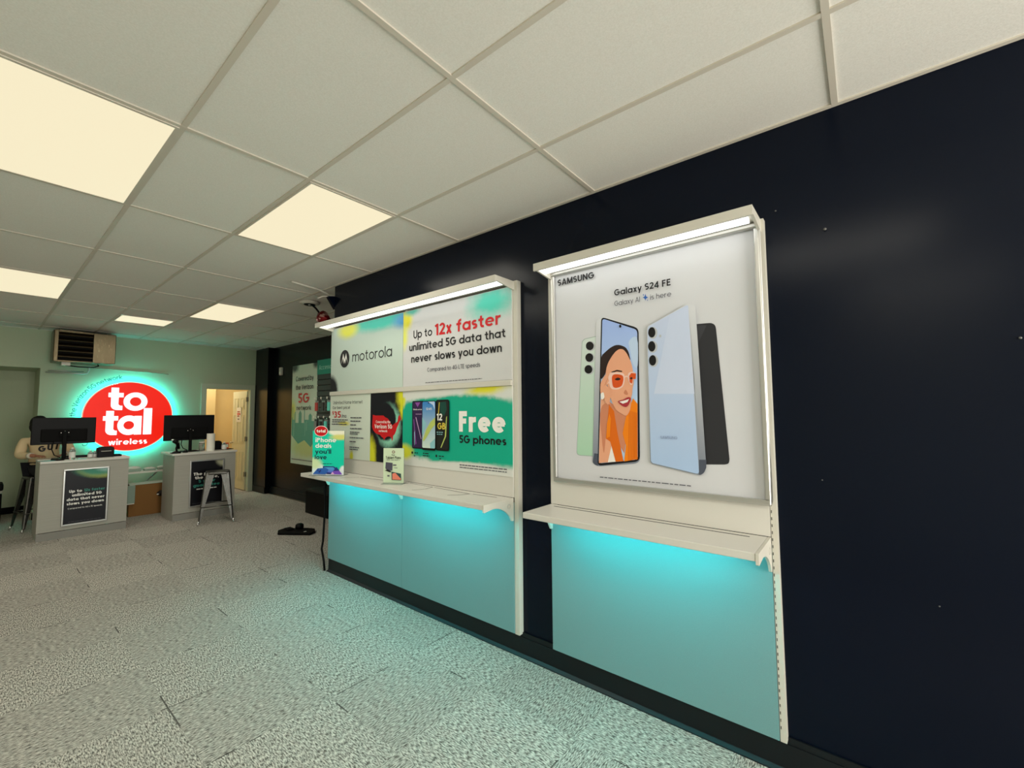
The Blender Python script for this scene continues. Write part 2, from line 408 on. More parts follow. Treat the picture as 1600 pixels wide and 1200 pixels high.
class Sheet:
    """a printed sheet: local u to the right, v up, printed side facing local -y"""
    def __init__(s): s.mb = MB(); s.mb.keep = True; s.k = 0; s.step = 0.0006
    def lift(s): s.k += 1; return -s.step * s.k
    def base(s, u0, u1, v0, v1, m, thick=0.004, back=None):
        s.mb.box(u0, u1, 0.0, thick, v0, v1, m); return s
    def poly(s, pts, m, keep=False):
        y = -s.step * s.k if keep else s.lift()
        s.mb.poly([(p[0], y, p[1]) for p in pts], m); return s
    def rect(s, u0, u1, v0, v1, m): return s.poly([(u0, v0), (u1, v0), (u1, v1), (u0, v1)], m)
    def ell(s, u, v, ru, rv, m, n=28): return s.poly([(u + ru * math.cos(2 * PI * i / n), v + rv * math.sin(2 * PI * i / n)) for i in range(n)], m)
    def text(s, t, u0, u1, v, h, m, bold=0.0, center=False):
        """u0..u1 extent, v baseline, h capital height; u1 None keeps the font's proportions"""
        vs, fs = text_mesh(t, bold)
        if not vs: return s
        x0 = min(p[0] for p in vs); x1 = max(p[0] for p in vs); ky = h / cap_h(bold)
        kx = ky if u1 is None else (u1 - u0) / (x1 - x0)
        y = s.lift()
        s.mb.add([(u0 + (p[0] - x0) * kx, y - p[2] * 0.00006, v + p[1] * ky) for p in vs], fs, m); return s
    def smallprint(s, u0, u1, v, h, m):
        u = u0
        s.lift(); y = -s.step * s.k
        while u < u1:
            w = random.uniform(0.02, 0.06) * (h / 0.01) ** 0.5; e = min(u + w, u1)
            s.mb.poly([(u, y, v), (e, y, v), (e, y, v + h), (u, y, v + h)], m); u = e + 0.006
        return s
    def build(s, name, parent=None, loc=(0, 0, 0), rz=0): return s.mb.build(name, parent, loc=loc, rz=rz)
def spray(name, base, layers, rough=0.4, mask_noise=9.0):
    """printed paint-spray design; each layer (u, v, ru, rv, colour, ragged, soft)"""
    m, t = nmat(name, base, rough=rough)
    o = t.obj(); sp = t.new('ShaderNodeSeparateXYZ'); t.link(o, sp.inputs[0])
    n1 = t.noise(o, mask_noise, 4, 0.65); fine = t.noise(o, 260, 1)
    col = lin(base)
    for (u, v, ru, rv, c, rag, soft) in layers:
        a = t.math('DIVIDE', t.math('SUBTRACT', sp.outputs[0], u), ru); b = t.math('DIVIDE', t.math('SUBTRACT', sp.outputs[2], v), rv)
        d = t.math('SQRT', t.math('ADD', t.math('MULTIPLY', a, a), t.math('MULTIPLY', b, b)))
        d = t.math('ADD', d, t.math('MULTIPLY', t.math('SUBTRACT', n1, 0.5), rag))
        d = t.math('ADD', d, t.math('MULTIPLY', t.math('SUBTRACT', fine, 0.5), soft * 2.2))
        f = t.maprange(d, 1 - soft, 1 + soft, 1, 0)
        col = t.mix(f, col, lin(c))
    t.link(col, t.b.inputs['Base Color'])
    return m
def uvgrad(name, c0, c1, v0, v1, rough=0.4):
    m, t = nmat(name, c0, rough=rough)
    sp = t.new('ShaderNodeSeparateXYZ'); t.link(t.obj(), sp.inputs[0])
    t.link(t.mix(t.maprange(sp.outputs[2], v0, v1, 0, 1), lin(c0), lin(c1)), t.b.inputs['Base Color'])
    return m
INK = mat('black_ink', '#17171a', rough=0.4)
INKG = mat('grey_ink', '#55565e', rough=0.4)
WINK = mat('white_ink', '#f0efe9', rough=0.4)
TEAL = mat('teal_ink', '#12b296', rough=0.4)

# outlines of the print on the tall phone poster (u to the right, v up, metres)
ART = [["edge",[[-0.39,0.189],[-0.389,0.198],[-0.384,0.206],[-0.378,0.212],[-0.37,0.216],[-0.359,0.218],[-0.284,0.225],[-0.282,0.225],[-0.281,0.224],[-0.28,0.224],[-0.279,0.222],[-0.279,0.221],[-0.295,-0.498],[-0.295,-0.499],[-0.296,-0.5],[-0.297,-0.501],[-0.298,-0.501],[-0.3,-0.502],[-0.412,-0.502],[-0.423,-0.501],[-0.431,-0.498],[-0.437,-0.493],[-0.44,-0.485],[-0.44,-0.476]]],["mint",[[-0.387,0.185],[-0.385,0.195],[-0.381,0.202],[-0.375,0.208],[-0.367,0.212],[-0.357,0.214],[-0.284,0.221],[-0.282,0.221],[-0.281,0.22],[-0.28,0.22],[-0.28,0.218],[-0.279,0.217],[-0.295,-0.494],[-0.295,-0.495],[-0.296,-0.496],[-0.297,-0.497],[-0.298,-0.498],[-0.3,-0.498],[-0.41,-0.498],[-0.42,-0.497],[-0.428,-0.494],[-0.433,-0.489],[-0.436,-0.482],[-0.437,-0.473]]],["silver",[[-0.297,0.163],[-0.299,0.153],[-0.304,0.145],[-0.312,0.139],[-0.322,0.136],[-0.333,0.136],[-0.344,0.14],[-0.353,0.146],[-0.359,0.155],[-0.362,0.164],[-0.362,0.174],[-0.358,0.184],[-0.352,0.191],[-0.342,0.195],[-0.332,0.197],[-0.321,0.195],[-0.311,0.19],[-0.304,0.182],[-0.299,0.173]]],["lens",[[-0.307,0.166],[-0.309,0.157],[-0.313,0.15],[-0.32,0.145],[-0.328,0.142],[-0.337,0.143],[-0.346,0.146],[-0.353,0.151],[-0.359,0.158],[-0.361,0.167],[-0.361,0.176],[-0.358,0.184],[-0.352,0.19],[-0.345,0.194],[-0.336,0.195],[-0.327,0.193],[-0.319,0.189],[-0.313,0.182],[-0.308,0.174]]],["silver",[[-0.302,0.092],[-0.304,0.082],[-0.309,0.074],[-0.317,0.068],[-0.327,0.065],[-0.338,0.065],[-0.348,0.068],[-0.357,0.074],[-0.364,0.083],[-0.367,0.092],[-0.367,0.102],[-0.363,0.112],[-0.357,0.119],[-0.347,0.124],[-0.337,0.125],[-0.326,0.123],[-0.316,0.118],[-0.309,0.111],[-0.304,0.102]]],["lens",[[-0.312,0.095],[-0.314,0.086],[-0.318,0.079],[-0.325,0.074],[-0.333,0.071],[-0.342,0.071],[-0.351,0.074],[-0.358,0.079],[-0.363,0.087],[-0.366,0.095],[-0.366,0.104],[-0.363,0.112],[-0.357,0.118],[-0.35,0.122],[-0.341,0.124],[-0.332,0.122],[-0.324,0.118],[-0.317,0.111],[-0.313,0.103]]],["silver",[[-0.309,0.02],[-0.311,0.011],[-0.316,0.002],[-0.325,-0.004],[-0.334,-0.007],[-0.345,-0.007],[-0.356,-0.004],[-0.365,0.002],[-0.371,0.01],[-0.375,0.02],[-0.374,0.03],[-0.371,0.039],[-0.364,0.046],[-0.355,0.051],[-0.344,0.053],[-0.333,0.051],[-0.323,0.047],[-0.316,0.039],[-0.311,0.03]]],["lens",[[-0.319,0.023],[-0.321,0.015],[-0.325,0.007],[-0.332,0.002],[-0.34,-0.001],[-0.349,-0.001],[-0.358,0.002],[-0.365,0.007],[-0.371,0.014],[-0.373,0.022],[-0.373,0.031],[-0.37,0.039],[-0.364,0.046],[-0.357,0.05],[-0.348,0.051],[-0.339,0.05],[-0.331,0.046],[-0.325,0.039],[-0.321,0.032]]],["blackphone",[[0.285,0.216],[0.285,0.217],[0.286,0.218],[0.286,0.219],[0.287,0.219],[0.288,0.219],[0.355,0.216],[0.366,0.214],[0.375,0.209],[0.381,0.203],[0.385,0.194],[0.387,0.182],[0.426,-0.47],[0.425,-0.48],[0.423,-0.488],[0.418,-0.494],[0.411,-0.497],[0.402,-0.499],[0.312,-0.505],[0.311,-0.505],[0.31,-0.505],[0.31,-0.504],[0.309,-0.503],[0.309,-0.502]]],["blackshine",[[0.295,0.111],[0.343,0.206],[0.293,0.213]]],["metal",[[-0.287,0.307],[-0.286,0.31],[-0.285,0.314],[-0.283,0.316],[-0.28,0.319],[-0.276,0.32],[-0.258,0.328],[-0.248,0.331],[-0.239,0.332],[-0.23,0.332],[-0.22,0.33],[-0.211,0.326],[-0.045,0.252],[-0.035,0.246],[-0.027,0.239],[-0.022,0.231],[-0.019,0.222],[-0.018,0.211],[-0.032,-0.486],[-0.033,-0.499],[-0.038,-0.51],[-0.046,-0.518],[-0.057,-0.524],[-0.071,-0.528],[-0.275,-0.555],[-0.283,-0.556],[-0.292,-0.556],[-0.3,-0.555],[-0.308,-0.553],[-0.316,-0.55],[-0.312,-0.551],[-0.319,-0.547],[-0.324,-0.543],[-0.328,-0.537],[-0.33,-0.531],[-0.33,-0.523]]],["metaldark",[[-0.317,-0.483],[-0.317,-0.483],[-0.317,-0.482],[-0.316,-0.482],[-0.315,-0.482],[-0.315,-0.482],[-0.293,-0.484],[-0.292,-0.484],[-0.291,-0.484],[-0.291,-0.484],[-0.291,-0.485],[-0.291,-0.486],[-0.292,-0.547],[-0.292,-0.55],[-0.294,-0.553],[-0.296,-0.554],[-0.298,-0.554],[-0.302,-0.553],[-0.317,-0.548],[-0.321,-0.545],[-0.325,-0.542],[-0.327,-0.539],[-0.328,-0.534],[-0.327,-0.529]]],["bezel",[[-0.254,0.31],[-0.252,0.319],[-0.249,0.325],[-0.243,0.328],[-0.235,0.328],[-0.226,0.325],[-0.048,0.25],[-0.038,0.244],[-0.03,0.238],[-0.025,0.23],[-0.022,0.22],[-0.021,0.21],[-0.033,-0.482],[-0.035,-0.493],[-0.039,-0.502],[-0.045,-0.509],[-0.054,-0.514],[-0.065,-0.517],[-0.268,-0.551],[-0.278,-0.552],[-0.286,-0.55],[-0.292,-0.546],[-0.295,-0.54],[-0.295,-0.531]]],["sky",[[-0.246,0.307],[-0.245,0.313],[-0.242,0.317],[-0.239,0.319],[-0.233,0.319],[-0.227,0.317],[-0.051,0.239],[-0.043,0.235],[-0.036,0.229],[-0.032,0.223],[-0.03,0.215],[-0.029,0.207],[-0.045,-0.483],[-0.046,-0.49],[-0.048,-0.496],[-0.053,-0.501],[-0.059,-0.504],[-0.067,-0.506],[-0.269,-0.537],[-0.276,-0.537],[-0.281,-0.536],[-0.285,-0.533],[-0.287,-0.529],[-0.288,-0.522]]],["cloud",[[-0.08,0.169],[-0.071,0.18],[-0.056,0.19],[-0.041,0.193],[-0.031,0.183],[-0.027,0.151],[-0.027,0.103],[-0.029,0.055],[-0.032,0.023],[-0.037,0.013],[-0.045,0.015],[-0.053,0.024],[-0.059,0.035],[-0.064,0.047],[-0.067,0.065],[-0.07,0.084],[-0.072,0.102],[-0.076,0.12],[-0.08,0.139],[-0.083,0.156]]],["hair",[[-0.258,0.084],[-0.255,0.098],[-0.251,0.105],[-0.246,0.109],[-0.238,0.115],[-0.226,0.124],[-0.212,0.134],[-0.197,0.143],[-0.184,0.149],[-0.172,0.153],[-0.162,0.155],[-0.152,0.155],[-0.142,0.154],[-0.131,0.151],[-0.119,0.146],[-0.108,0.14],[-0.099,0.133],[-0.093,0.124],[-0.087,0.114],[-0.083,0.103],[-0.08,0.093],[-0.078,0.081],[-0.075,0.069],[-0.075,0.059],[-0.078,0.055],[-0.087,0.061],[-0.1,0.075],[-0.114,0.089],[-0.128,0.097],[-0.14,0.098],[-0.152,0.095],[-0.164,0.089],[-0.175,0.082],[-0.186,0.073],[-0.196,0.061],[-0.206,0.049],[-0.214,0.036],[-0.22,0.024],[-0.225,0.011],[-0.23,-0.001],[-0.234,-0.011],[-0.24,-0.019],[-0.245,-0.026],[-0.25,-0.031],[-0.254,-0.035],[-0.258,-0.038],[-0.26,-0.04],[-0.262,-0.039],[-0.263,-0.029],[-0.263,-0.007],[-0.262,0.026],[-0.261,0.059]]],["white",[[-0.212,-0.38],[-0.157,-0.435],[-0.143,-0.519],[-0.229,-0.53],[-0.214,-0.457]]],["skin",[[-0.266,-0.157],[-0.233,-0.148],[-0.197,-0.188],[-0.201,-0.255],[-0.219,-0.342],[-0.202,-0.427],[-0.229,-0.53],[-0.287,-0.538],[-0.278,-0.343]]],["skinlo",[[-0.273,-0.245],[-0.267,-0.217],[-0.257,-0.198],[-0.245,-0.187],[-0.228,-0.185],[-0.21,-0.19],[-0.197,-0.202],[-0.196,-0.223],[-0.2,-0.249],[-0.206,-0.274],[-0.214,-0.292],[-0.223,-0.307],[-0.232,-0.332],[-0.239,-0.383],[-0.246,-0.444],[-0.252,-0.478],[-0.257,-0.465],[-0.262,-0.426],[-0.265,-0.382],[-0.27,-0.336],[-0.274,-0.287]]],["skinlo",[[-0.207,-0.178],[-0.161,-0.208],[-0.101,-0.255],[-0.101,-0.33],[-0.125,-0.471],[-0.148,-0.435],[-0.175,-0.341],[-0.193,-0.246]]],["orangelo",[[-0.213,-0.192],[-0.182,-0.231],[-0.163,-0.36],[-0.13,-0.517],[-0.179,-0.523],[-0.21,-0.409],[-0.239,-0.392],[-0.224,-0.284]]],["orange",[[-0.095,-0.222],[-0.077,-0.19],[-0.063,-0.16],[-0.038,-0.191],[-0.046,-0.5],[-0.126,-0.518],[-0.114,-0.424],[-0.132,-0.359],[-0.114,-0.283]]],["orangelo",[[-0.089,-0.227],[-0.085,-0.227],[-0.098,-0.51],[-0.103,-0.511]]],["orangelo",[[-0.08,-0.23],[-0.076,-0.23],[-0.088,-0.509],[-0.093,-0.509]]],["orangelo",[[-0.071,-0.233],[-0.067,-0.233],[-0.078,-0.507],[-0.083,-0.507]]],["orangelo",[[-0.062,-0.236],[-0.058,-0.236],[-0.069,-0.506],[-0.073,-0.506]]],["orangelo",[[-0.054,-0.239],[-0.05,-0.239],[-0.059,-0.504],[-0.064,-0.504]]],["orangelo",[[-0.045,-0.241],[-0.041,-0.241],[-0.049,-0.503],[-0.054,-0.503]]],["orange",[[-0.228,-0.303],[-0.212,-0.245],[-0.202,-0.274],[-0.211,-0.38],[-0.234,-0.39]]],["skin",[[-0.174,0.106],[-0.165,0.115],[-0.155,0.122],[-0.146,0.127],[-0.137,0.129],[-0.129,0.129],[-0.121,0.127],[-0.113,0.123],[-0.106,0.116],[-0.099,0.107],[-0.091,0.095],[-0.085,0.082],[-0.079,0.069],[-0.074,0.058],[-0.07,0.047],[-0.067,0.037],[-0.064,0.025],[-0.062,0.014],[-0.06,0.002],[-0.059,-0.01],[-0.058,-0.022],[-0.057,-0.033],[-0.056,-0.043],[-0.055,-0.054],[-0.056,-0.064],[-0.057,-0.076],[-0.06,-0.087],[-0.063,-0.098],[-0.065,-0.108],[-0.066,-0.116],[-0.066,-0.122],[-0.067,-0.128],[-0.068,-0.134],[-0.069,-0.14],[-0.071,-0.145],[-0.073,-0.151],[-0.074,-0.157],[-0.074,-0.165],[-0.074,-0.173],[-0.074,-0.181],[-0.075,-0.19],[-0.077,-0.2],[-0.079,-0.21],[-0.081,-0.22],[-0.085,-0.229],[-0.089,-0.238],[-0.094,-0.246],[-0.099,-0.253],[-0.105,-0.257],[-0.112,-0.257],[-0.12,-0.255],[-0.128,-0.25],[-0.135,-0.246],[-0.144,-0.241],[-0.153,-0.236],[-0.161,-0.229],[-0.169,-0.222],[-0.175,-0.212],[-0.181,-0.202],[-0.187,-0.19],[-0.192,-0.178],[-0.196,-0.166],[-0.201,-0.154],[-0.205,-0.142],[-0.208,-0.129],[-0.211,-0.117],[-0.214,-0.106],[-0.216,-0.093],[-0.219,-0.081],[-0.222,-0.067],[-0.226,-0.052],[-0.229,-0.037],[-0.23,-0.021],[-0.229,-0.005],[-0.226,0.012],[-0.222,0.03],[-0.216,0.046],[-0.207,0.063],[-0.196,0.079],[-0.185,0.094]]],["skinlo",[[-0.106,-0.109],[-0.1,-0.115],[-0.095,-0.125],[-0.092,-0.133],[-0.094,-0.137],[-0.099,-0.139],[-0.104,-0.138],[-0.11,-0.136],[-0.116,-0.132],[-0.118,-0.127],[-0.116,-0.12],[-0.111,-0.112]]],["hair",[[-0.193,0.0],[-0.156,0.009],[-0.125,0.001],[-0.125,-0.006],[-0.158,0.0],[-0.19,-0.008]]],["frame",[[-0.213,-0.02],[-0.208,-0.01],[-0.2,-0.006],[-0.187,-0.004],[-0.169,-0.004],[-0.148,-0.006],[-0.131,-0.009],[-0.12,-0.013],[-0.113,-0.019],[-0.11,-0.028],[-0.109,-0.043],[-0.111,-0.061],[-0.115,-0.076],[-0.12,-0.086],[-0.127,-0.094],[-0.136,-0.099],[-0.149,-0.104],[-0.164,-0.106],[-0.177,-0.105],[-0.188,-0.103],[-0.196,-0.098],[-0.203,-0.088],[-0.209,-0.067],[-0.213,-0.041]]],["tint",[[-0.188,-0.027],[-0.183,-0.02],[-0.176,-0.017],[-0.167,-0.016],[-0.155,-0.017],[-0.142,-0.019],[-0.131,-0.022],[-0.124,-0.026],[-0.12,-0.031],[-0.118,-0.038],[-0.118,-0.05],[-0.121,-0.065],[-0.125,-0.077],[-0.13,-0.085],[-0.137,-0.09],[-0.145,-0.093],[-0.154,-0.095],[-0.165,-0.096],[-0.174,-0.094],[-0.18,-0.091],[-0.184,-0.087],[-0.187,-0.078],[-0.189,-0.062],[-0.19,-0.042]]],["hair",[[-0.172,-0.046],[-0.168,-0.042],[-0.16,-0.038],[-0.153,-0.036],[-0.145,-0.038],[-0.138,-0.042],[-0.135,-0.046],[-0.138,-0.049],[-0.146,-0.052],[-0.153,-0.053],[-0.161,-0.052],[-0.168,-0.049]]],["frame",[[-0.092,-0.029],[-0.089,-0.02],[-0.084,-0.013],[-0.077,-0.01],[-0.065,-0.008],[-0.052,-0.01],[-0.044,-0.015],[-0.046,-0.028],[-0.054,-0.045],[-0.061,-0.059],[-0.062,-0.068],[-0.062,-0.074],[-0.063,-0.078],[-0.067,-0.082],[-0.073,-0.083],[-0.079,-0.079],[-0.084,-0.065],[-0.09,-0.046]]],["frame",[[-0.114,-0.036],[-0.101,-0.027],[-0.088,-0.033],[-0.088,-0.04],[-0.101,-0.035],[-0.112,-0.043]]],["tint",[[-0.082,-0.031],[-0.069,-0.015],[-0.041,-0.02],[-0.044,-0.051],[-0.061,-0.05],[-0.066,-0.076],[-0.08,-0.068]]],["hair",[[-0.078,-0.044],[-0.075,-0.042],[-0.07,-0.039],[-0.066,-0.038],[-0.064,-0.041],[-0.062,-0.045],[-0.062,-0.048],[-0.065,-0.05],[-0.069,-0.052],[-0.072,-0.052],[-0.075,-0.05],[-0.078,-0.047]]],["frame",[[-0.244,-0.07],[-0.212,-0.052],[-0.204,-0.064],[-0.238,-0.08]]],["skin",[[-0.264,-0.069],[-0.259,-0.055],[-0.253,-0.045],[-0.246,-0.035],[-0.238,-0.024],[-0.229,-0.013],[-0.221,-0.006],[-0.213,-0.003],[-0.206,-0.004],[-0.202,-0.007],[-0.205,-0.016],[-0.212,-0.027],[-0.216,-0.037],[-0.214,-0.042],[-0.209,-0.046],[-0.208,-0.052],[-0.212,-0.06],[-0.22,-0.07],[-0.223,-0.08],[-0.216,-0.089],[-0.205,-0.097],[-0.198,-0.11],[-0.199,-0.136],[-0.204,-0.166],[-0.211,-0.188],[-0.218,-0.193],[-0.227,-0.188],[-0.234,-0.179],[-0.238,-0.164],[-0.242,-0.143],[-0.246,-0.128],[-0.252,-0.127],[-0.259,-0.13],[-0.264,-0.128],[-0.266,-0.111],[-0.266,-0.089]]],["skinlo",[[-0.218,-0.04],[-0.214,-0.037],[-0.232,-0.075],[-0.238,-0.08]]],["white",[[-0.263,-0.128],[-0.258,-0.122],[-0.251,-0.119],[-0.245,-0.12],[-0.242,-0.129],[-0.24,-0.142],[-0.241,-0.152],[-0.246,-0.158],[-0.253,-0.162],[-0.259,-0.161],[-0.262,-0.152],[-0.264,-0.139]]],["lips",[[-0.154,-0.175],[-0.148,-0.171],[-0.136,-0.169],[-0.123,-0.166],[-0.112,-0.161],[-0.1,-0.155],[-0.091,-0.152],[-0.083,-0.152],[-0.078,-0.155],[-0.075,-0.16],[-0.076,-0.169],[-0.081,-0.18],[-0.086,-0.19],[-0.091,-0.198],[-0.097,-0.204],[-0.104,-0.208],[-0.112,-0.208],[-0.121,-0.205],[-0.13,-0.2],[-0.14,-0.193],[-0.15,-0.183]]],["white",[[-0.146,-0.177],[-0.117,-0.171],[-0.085,-0.163],[-0.096,-0.18],[-0.124,-0.189]]],["lens",[[-0.122,0.262],[-0.122,0.258],[-0.124,0.255],[-0.127,0.254],[-0.13,0.254],[-0.133,0.255],[-0.135,0.258],[-0.136,0.262],[-0.136,0.265],[-0.135,0.268],[-0.132,0.271],[-0.129,0.271],[-0.126,0.27],[-0.124,0.268],[-0.122,0.265]]],["metal",[[0.029,0.215],[0.029,0.223],[0.032,0.23],[0.036,0.237],[0.041,0.242],[0.049,0.245],[0.24,0.326],[0.246,0.328],[0.252,0.329],[0.259,0.328],[0.265,0.327],[0.271,0.324],[0.282,0.319],[0.286,0.317],[0.289,0.314],[0.291,0.31],[0.293,0.306],[0.293,0.301],[0.318,-0.507],[0.318,-0.511],[0.318,-0.515],[0.317,-0.519],[0.316,-0.523],[0.314,-0.527],[0.31,-0.537],[0.307,-0.542],[0.304,-0.548],[0.299,-0.552],[0.294,-0.556],[0.288,-0.559],[0.293,-0.557],[0.29,-0.558],[0.287,-0.559],[0.283,-0.56],[0.28,-0.56],[0.277,-0.559],[0.048,-0.521],[0.04,-0.52],[0.035,-0.516],[0.031,-0.512],[0.029,-0.506],[0.028,-0.499]]],["metaldark",[[0.284,-0.484],[0.284,-0.483],[0.285,-0.483],[0.285,-0.483],[0.285,-0.482],[0.286,-0.482],[0.318,-0.48],[0.319,-0.48],[0.319,-0.48],[0.319,-0.481],[0.319,-0.481],[0.32,-0.482],[0.318,-0.515],[0.318,-0.517],[0.318,-0.519],[0.317,-0.521],[0.317,-0.523],[0.316,-0.524],[0.309,-0.541],[0.306,-0.545],[0.304,-0.548],[0.301,-0.551],[0.297,-0.554],[0.293,-0.556],[0.288,-0.558],[0.286,-0.559],[0.284,-0.559],[0.283,-0.558],[0.282,-0.556],[0.282,-0.554]]],["bluephone",[[0.033,0.216],[0.034,0.224],[0.037,0.232],[0.041,0.238],[0.046,0.243],[0.054,0.246],[0.243,0.322],[0.248,0.323],[0.252,0.323],[0.255,0.321],[0.257,0.317],[0.257,0.312],[0.282,-0.538],[0.282,-0.544],[0.28,-0.549],[0.277,-0.552],[0.272,-0.553],[0.266,-0.553],[0.05,-0.517],[0.043,-0.516],[0.038,-0.513],[0.035,-0.508],[0.032,-0.503],[0.032,-0.497]]],["blueshine",[[0.158,0.278],[0.256,0.316],[0.273,-0.145],[0.06,-0.138]]],["silver",[[0.089,0.196],[0.087,0.186],[0.083,0.177],[0.077,0.17],[0.069,0.167],[0.06,0.167],[0.052,0.17],[0.045,0.177],[0.04,0.186],[0.037,0.197],[0.038,0.208],[0.041,0.218],[0.046,0.226],[0.054,0.231],[0.062,0.233],[0.071,0.231],[0.078,0.225],[0.084,0.217],[0.088,0.207]]],["lens",[[0.078,0.2],[0.077,0.191],[0.073,0.183],[0.068,0.177],[0.062,0.174],[0.055,0.174],[0.049,0.177],[0.043,0.183],[0.039,0.191],[0.037,0.2],[0.038,0.21],[0.04,0.219],[0.045,0.226],[0.05,0.231],[0.057,0.232],[0.064,0.231],[0.07,0.226],[0.074,0.219],[0.077,0.21]]],["silver",[[0.087,0.119],[0.085,0.108],[0.081,0.099],[0.074,0.093],[0.067,0.089],[0.058,0.089],[0.05,0.092],[0.043,0.099],[0.038,0.108],[0.035,0.119],[0.035,0.13],[0.039,0.14],[0.044,0.148],[0.051,0.153],[0.06,0.155],[0.068,0.153],[0.076,0.148],[0.082,0.14],[0.086,0.13]]],["lens",[[0.076,0.123],[0.075,0.113],[0.071,0.105],[0.066,0.099],[0.06,0.096],[0.053,0.096],[0.047,0.099],[0.041,0.105],[0.037,0.113],[0.035,0.122],[0.035,0.132],[0.038,0.141],[0.042,0.148],[0.048,0.153],[0.055,0.154],[0.061,0.153],[0.067,0.148],[0.072,0.141],[0.075,0.132]]],["silver",[[0.089,0.041],[0.087,0.031],[0.083,0.022],[0.077,0.015],[0.069,0.011],[0.06,0.011],[0.052,0.014],[0.045,0.021],[0.04,0.03],[0.038,0.04],[0.038,0.051],[0.041,0.061],[0.047,0.069],[0.054,0.074],[0.062,0.076],[0.071,0.075],[0.078,0.07],[0.084,0.062],[0.088,0.052]]],["lens",[[0.078,0.045],[0.077,0.036],[0.074,0.028],[0.068,0.021],[0.062,0.018],[0.055,0.018],[0.049,0.021],[0.044,0.026],[0.04,0.034],[0.038,0.043],[0.038,0.053],[0.04,0.062],[0.045,0.069],[0.051,0.074],[0.057,0.076],[0.064,0.075],[0.07,0.07],[0.075,0.063],[0.077,0.055]]],["silver",[[0.111,0.176],[0.11,0.172],[0.107,0.169],[0.104,0.169],[0.101,0.171],[0.099,0.175],[0.099,0.18],[0.101,0.184],[0.104,0.185],[0.108,0.184],[0.11,0.181]]],["spark",[[0.027,0.425],[0.032,0.409],[0.043,0.402],[0.031,0.398],[0.026,0.386],[0.022,0.4],[0.011,0.407],[0.022,0.41]]],["spark",[[0.016,0.427],[0.019,0.42],[0.016,0.415],[0.013,0.421]]],["spark",[[0.04,0.391],[0.041,0.386],[0.039,0.382],[0.037,0.387]]]]
# ------------------------------------------------------------------ setting
H = 3.016
COLS = [-4.267, -3.66, -3.053, -2.443, -1.834, -1.224, -0.597, -0.003, 0.607, 1.215]
ROWS = [0.0434 + 1.2192 * j for j in range(-2, 9)]
LIGHTS = [  # x0, x1, y0, y1, label
    (-1.224, -0.597, 2.482, 3.701, 'glowing flat ceiling light above the wide wall display'),
    (-2.443, -1.834, 2.482, 3.701, 'largest and nearest glowing ceiling light, cut by the picture edge'),
    (-2.443, -1.834, 6.139, 7.359, 'glowing ceiling light in front of the wall heater, cut by the picture edge'),
    (-0.597, -0.003, 6.139, 7.359, 'glowing ceiling light at the far end, beside the recessed dark wall'),
    (-1.224, -0.597, 7.86, 8.46, 'short square glowing ceiling light close to the round red sign'),
    (-2.443, -1.834, -0.50, 0.719, 'ceiling light behind the camera over the shop entrance'),
    (-4.267, -3.66, 2.482, 3.701, 'added unseen ceiling light by the side wall, level with the wall displays'),  # this and the next two are unseen lamps, added for more light
    (-4.267, -3.66, -1.176, 0.043, 'added unseen ceiling light by the side wall near the shop entrance'),
    (-4.267, -3.66, 6.139, 7.359, 'added unseen ceiling light by the side wall near the service counters'),
]
f = MB(); f.box(-4.4, 2.4, -3.1, 12.7, -0.1, 0.0, CARPET); struct('floor', f)
c = MB(); c.box(-4.4, 2.4, -3.1, 12.7, H + 0.006, H + 0.1, TILE); struct('ceiling', c)
g = MB()
for x in COLS: g.box(x - 0.012, x + 0.012, -3.0, 4.42 if x > -0.1 else 10.25, H - 0.001, H + 0.006, TBAR) if x < -0.1 else g.box(x - 0.012, x + 0.012, 4.45, 10.25, H - 0.001, H + 0.006, TBAR)
for y in ROWS: g.box(-4.267, 0.0 if y < 4.42 else 1.5, y - 0.012, y + 0.012, H - 0.0015, H + 0.0055, TBAR)
g.box(-0.022, 0.0, -3.0, 4.42, H - 0.002, H + 0.006, TBAR)
g.box(-4.3, 1.5, 10.23, 10.25, H - 0.002, H + 0.006, TBAR)
struct('trim_1', g)
w = MB(); w.box(0.0, 1.6, -3.1, 4.42, 0, H + 0.006, NAVY); struct('wall_right', w)
w = MB(); w.box(1.5, 1.6, 4.42, 10.35, 0, H + 0.006, BLACKW); w.box(1.385, 1.5, 9.62, 10.25, 0, H + 0.006, BLACKW); struct('wall_recess', w)
w = MB()
w.box(-1.79, 0.485, 10.25, 10.35, 0, H + 0.006, BLOCK); w.box(-4.4, -1.79, 10.25, 10.35, 2.4, H + 0.006, BLOCK)
w.box(0.485, 1.29, 10.25, 10.35, 2.165, H + 0.006, BLOCK); w.box(1.29, 1.5, 10.25, 10.35, 0, H + 0.006, BLOCK)
w.box(-1.79, -1.69, 10.35, 11.3, 0, 2.5, BLOCK); w.box(-4.4, -1.69, 11.2, 11.3, 0, 2.5, BLOCK); w.box(-4.4, -1.79, 10.35, 11.2, 2.4, 2.5, BLOCK)
struct('wall_back', w)
w = MB(); w.box(-4.4, -4.3, -3.1, 11.3, 0, H + 0.006, LEFTW); struct('wall_left', w)
w = MB(); w.box(-4.4, -4.1, -3.1, -3.0, 0, H, LEFTW); w.box(-0.3, 0.0, -3.1, -3.0, 0, H, LEFTW); w.box(-4.1, -0.3, -3.1, -3.0, 2.75, H, LEFTW); w.box(-4.1, -0.3, -3.1, -3.0, 0, 0.4, LEFTW)
struct('wall_front', w)
w = MB()
for x in (-4.1, -2.85, -1.6, -0.35): w.box(x, x + 0.05, -3.09, -3.01, 0.4, 2.75, ALU)
w.box(-4.05, -0.35, -3.09, -3.01, 0.4, 0.45, ALU); w.box(-4.05, -0.35, -3.09, -3.01, 2.7, 2.75, ALU)
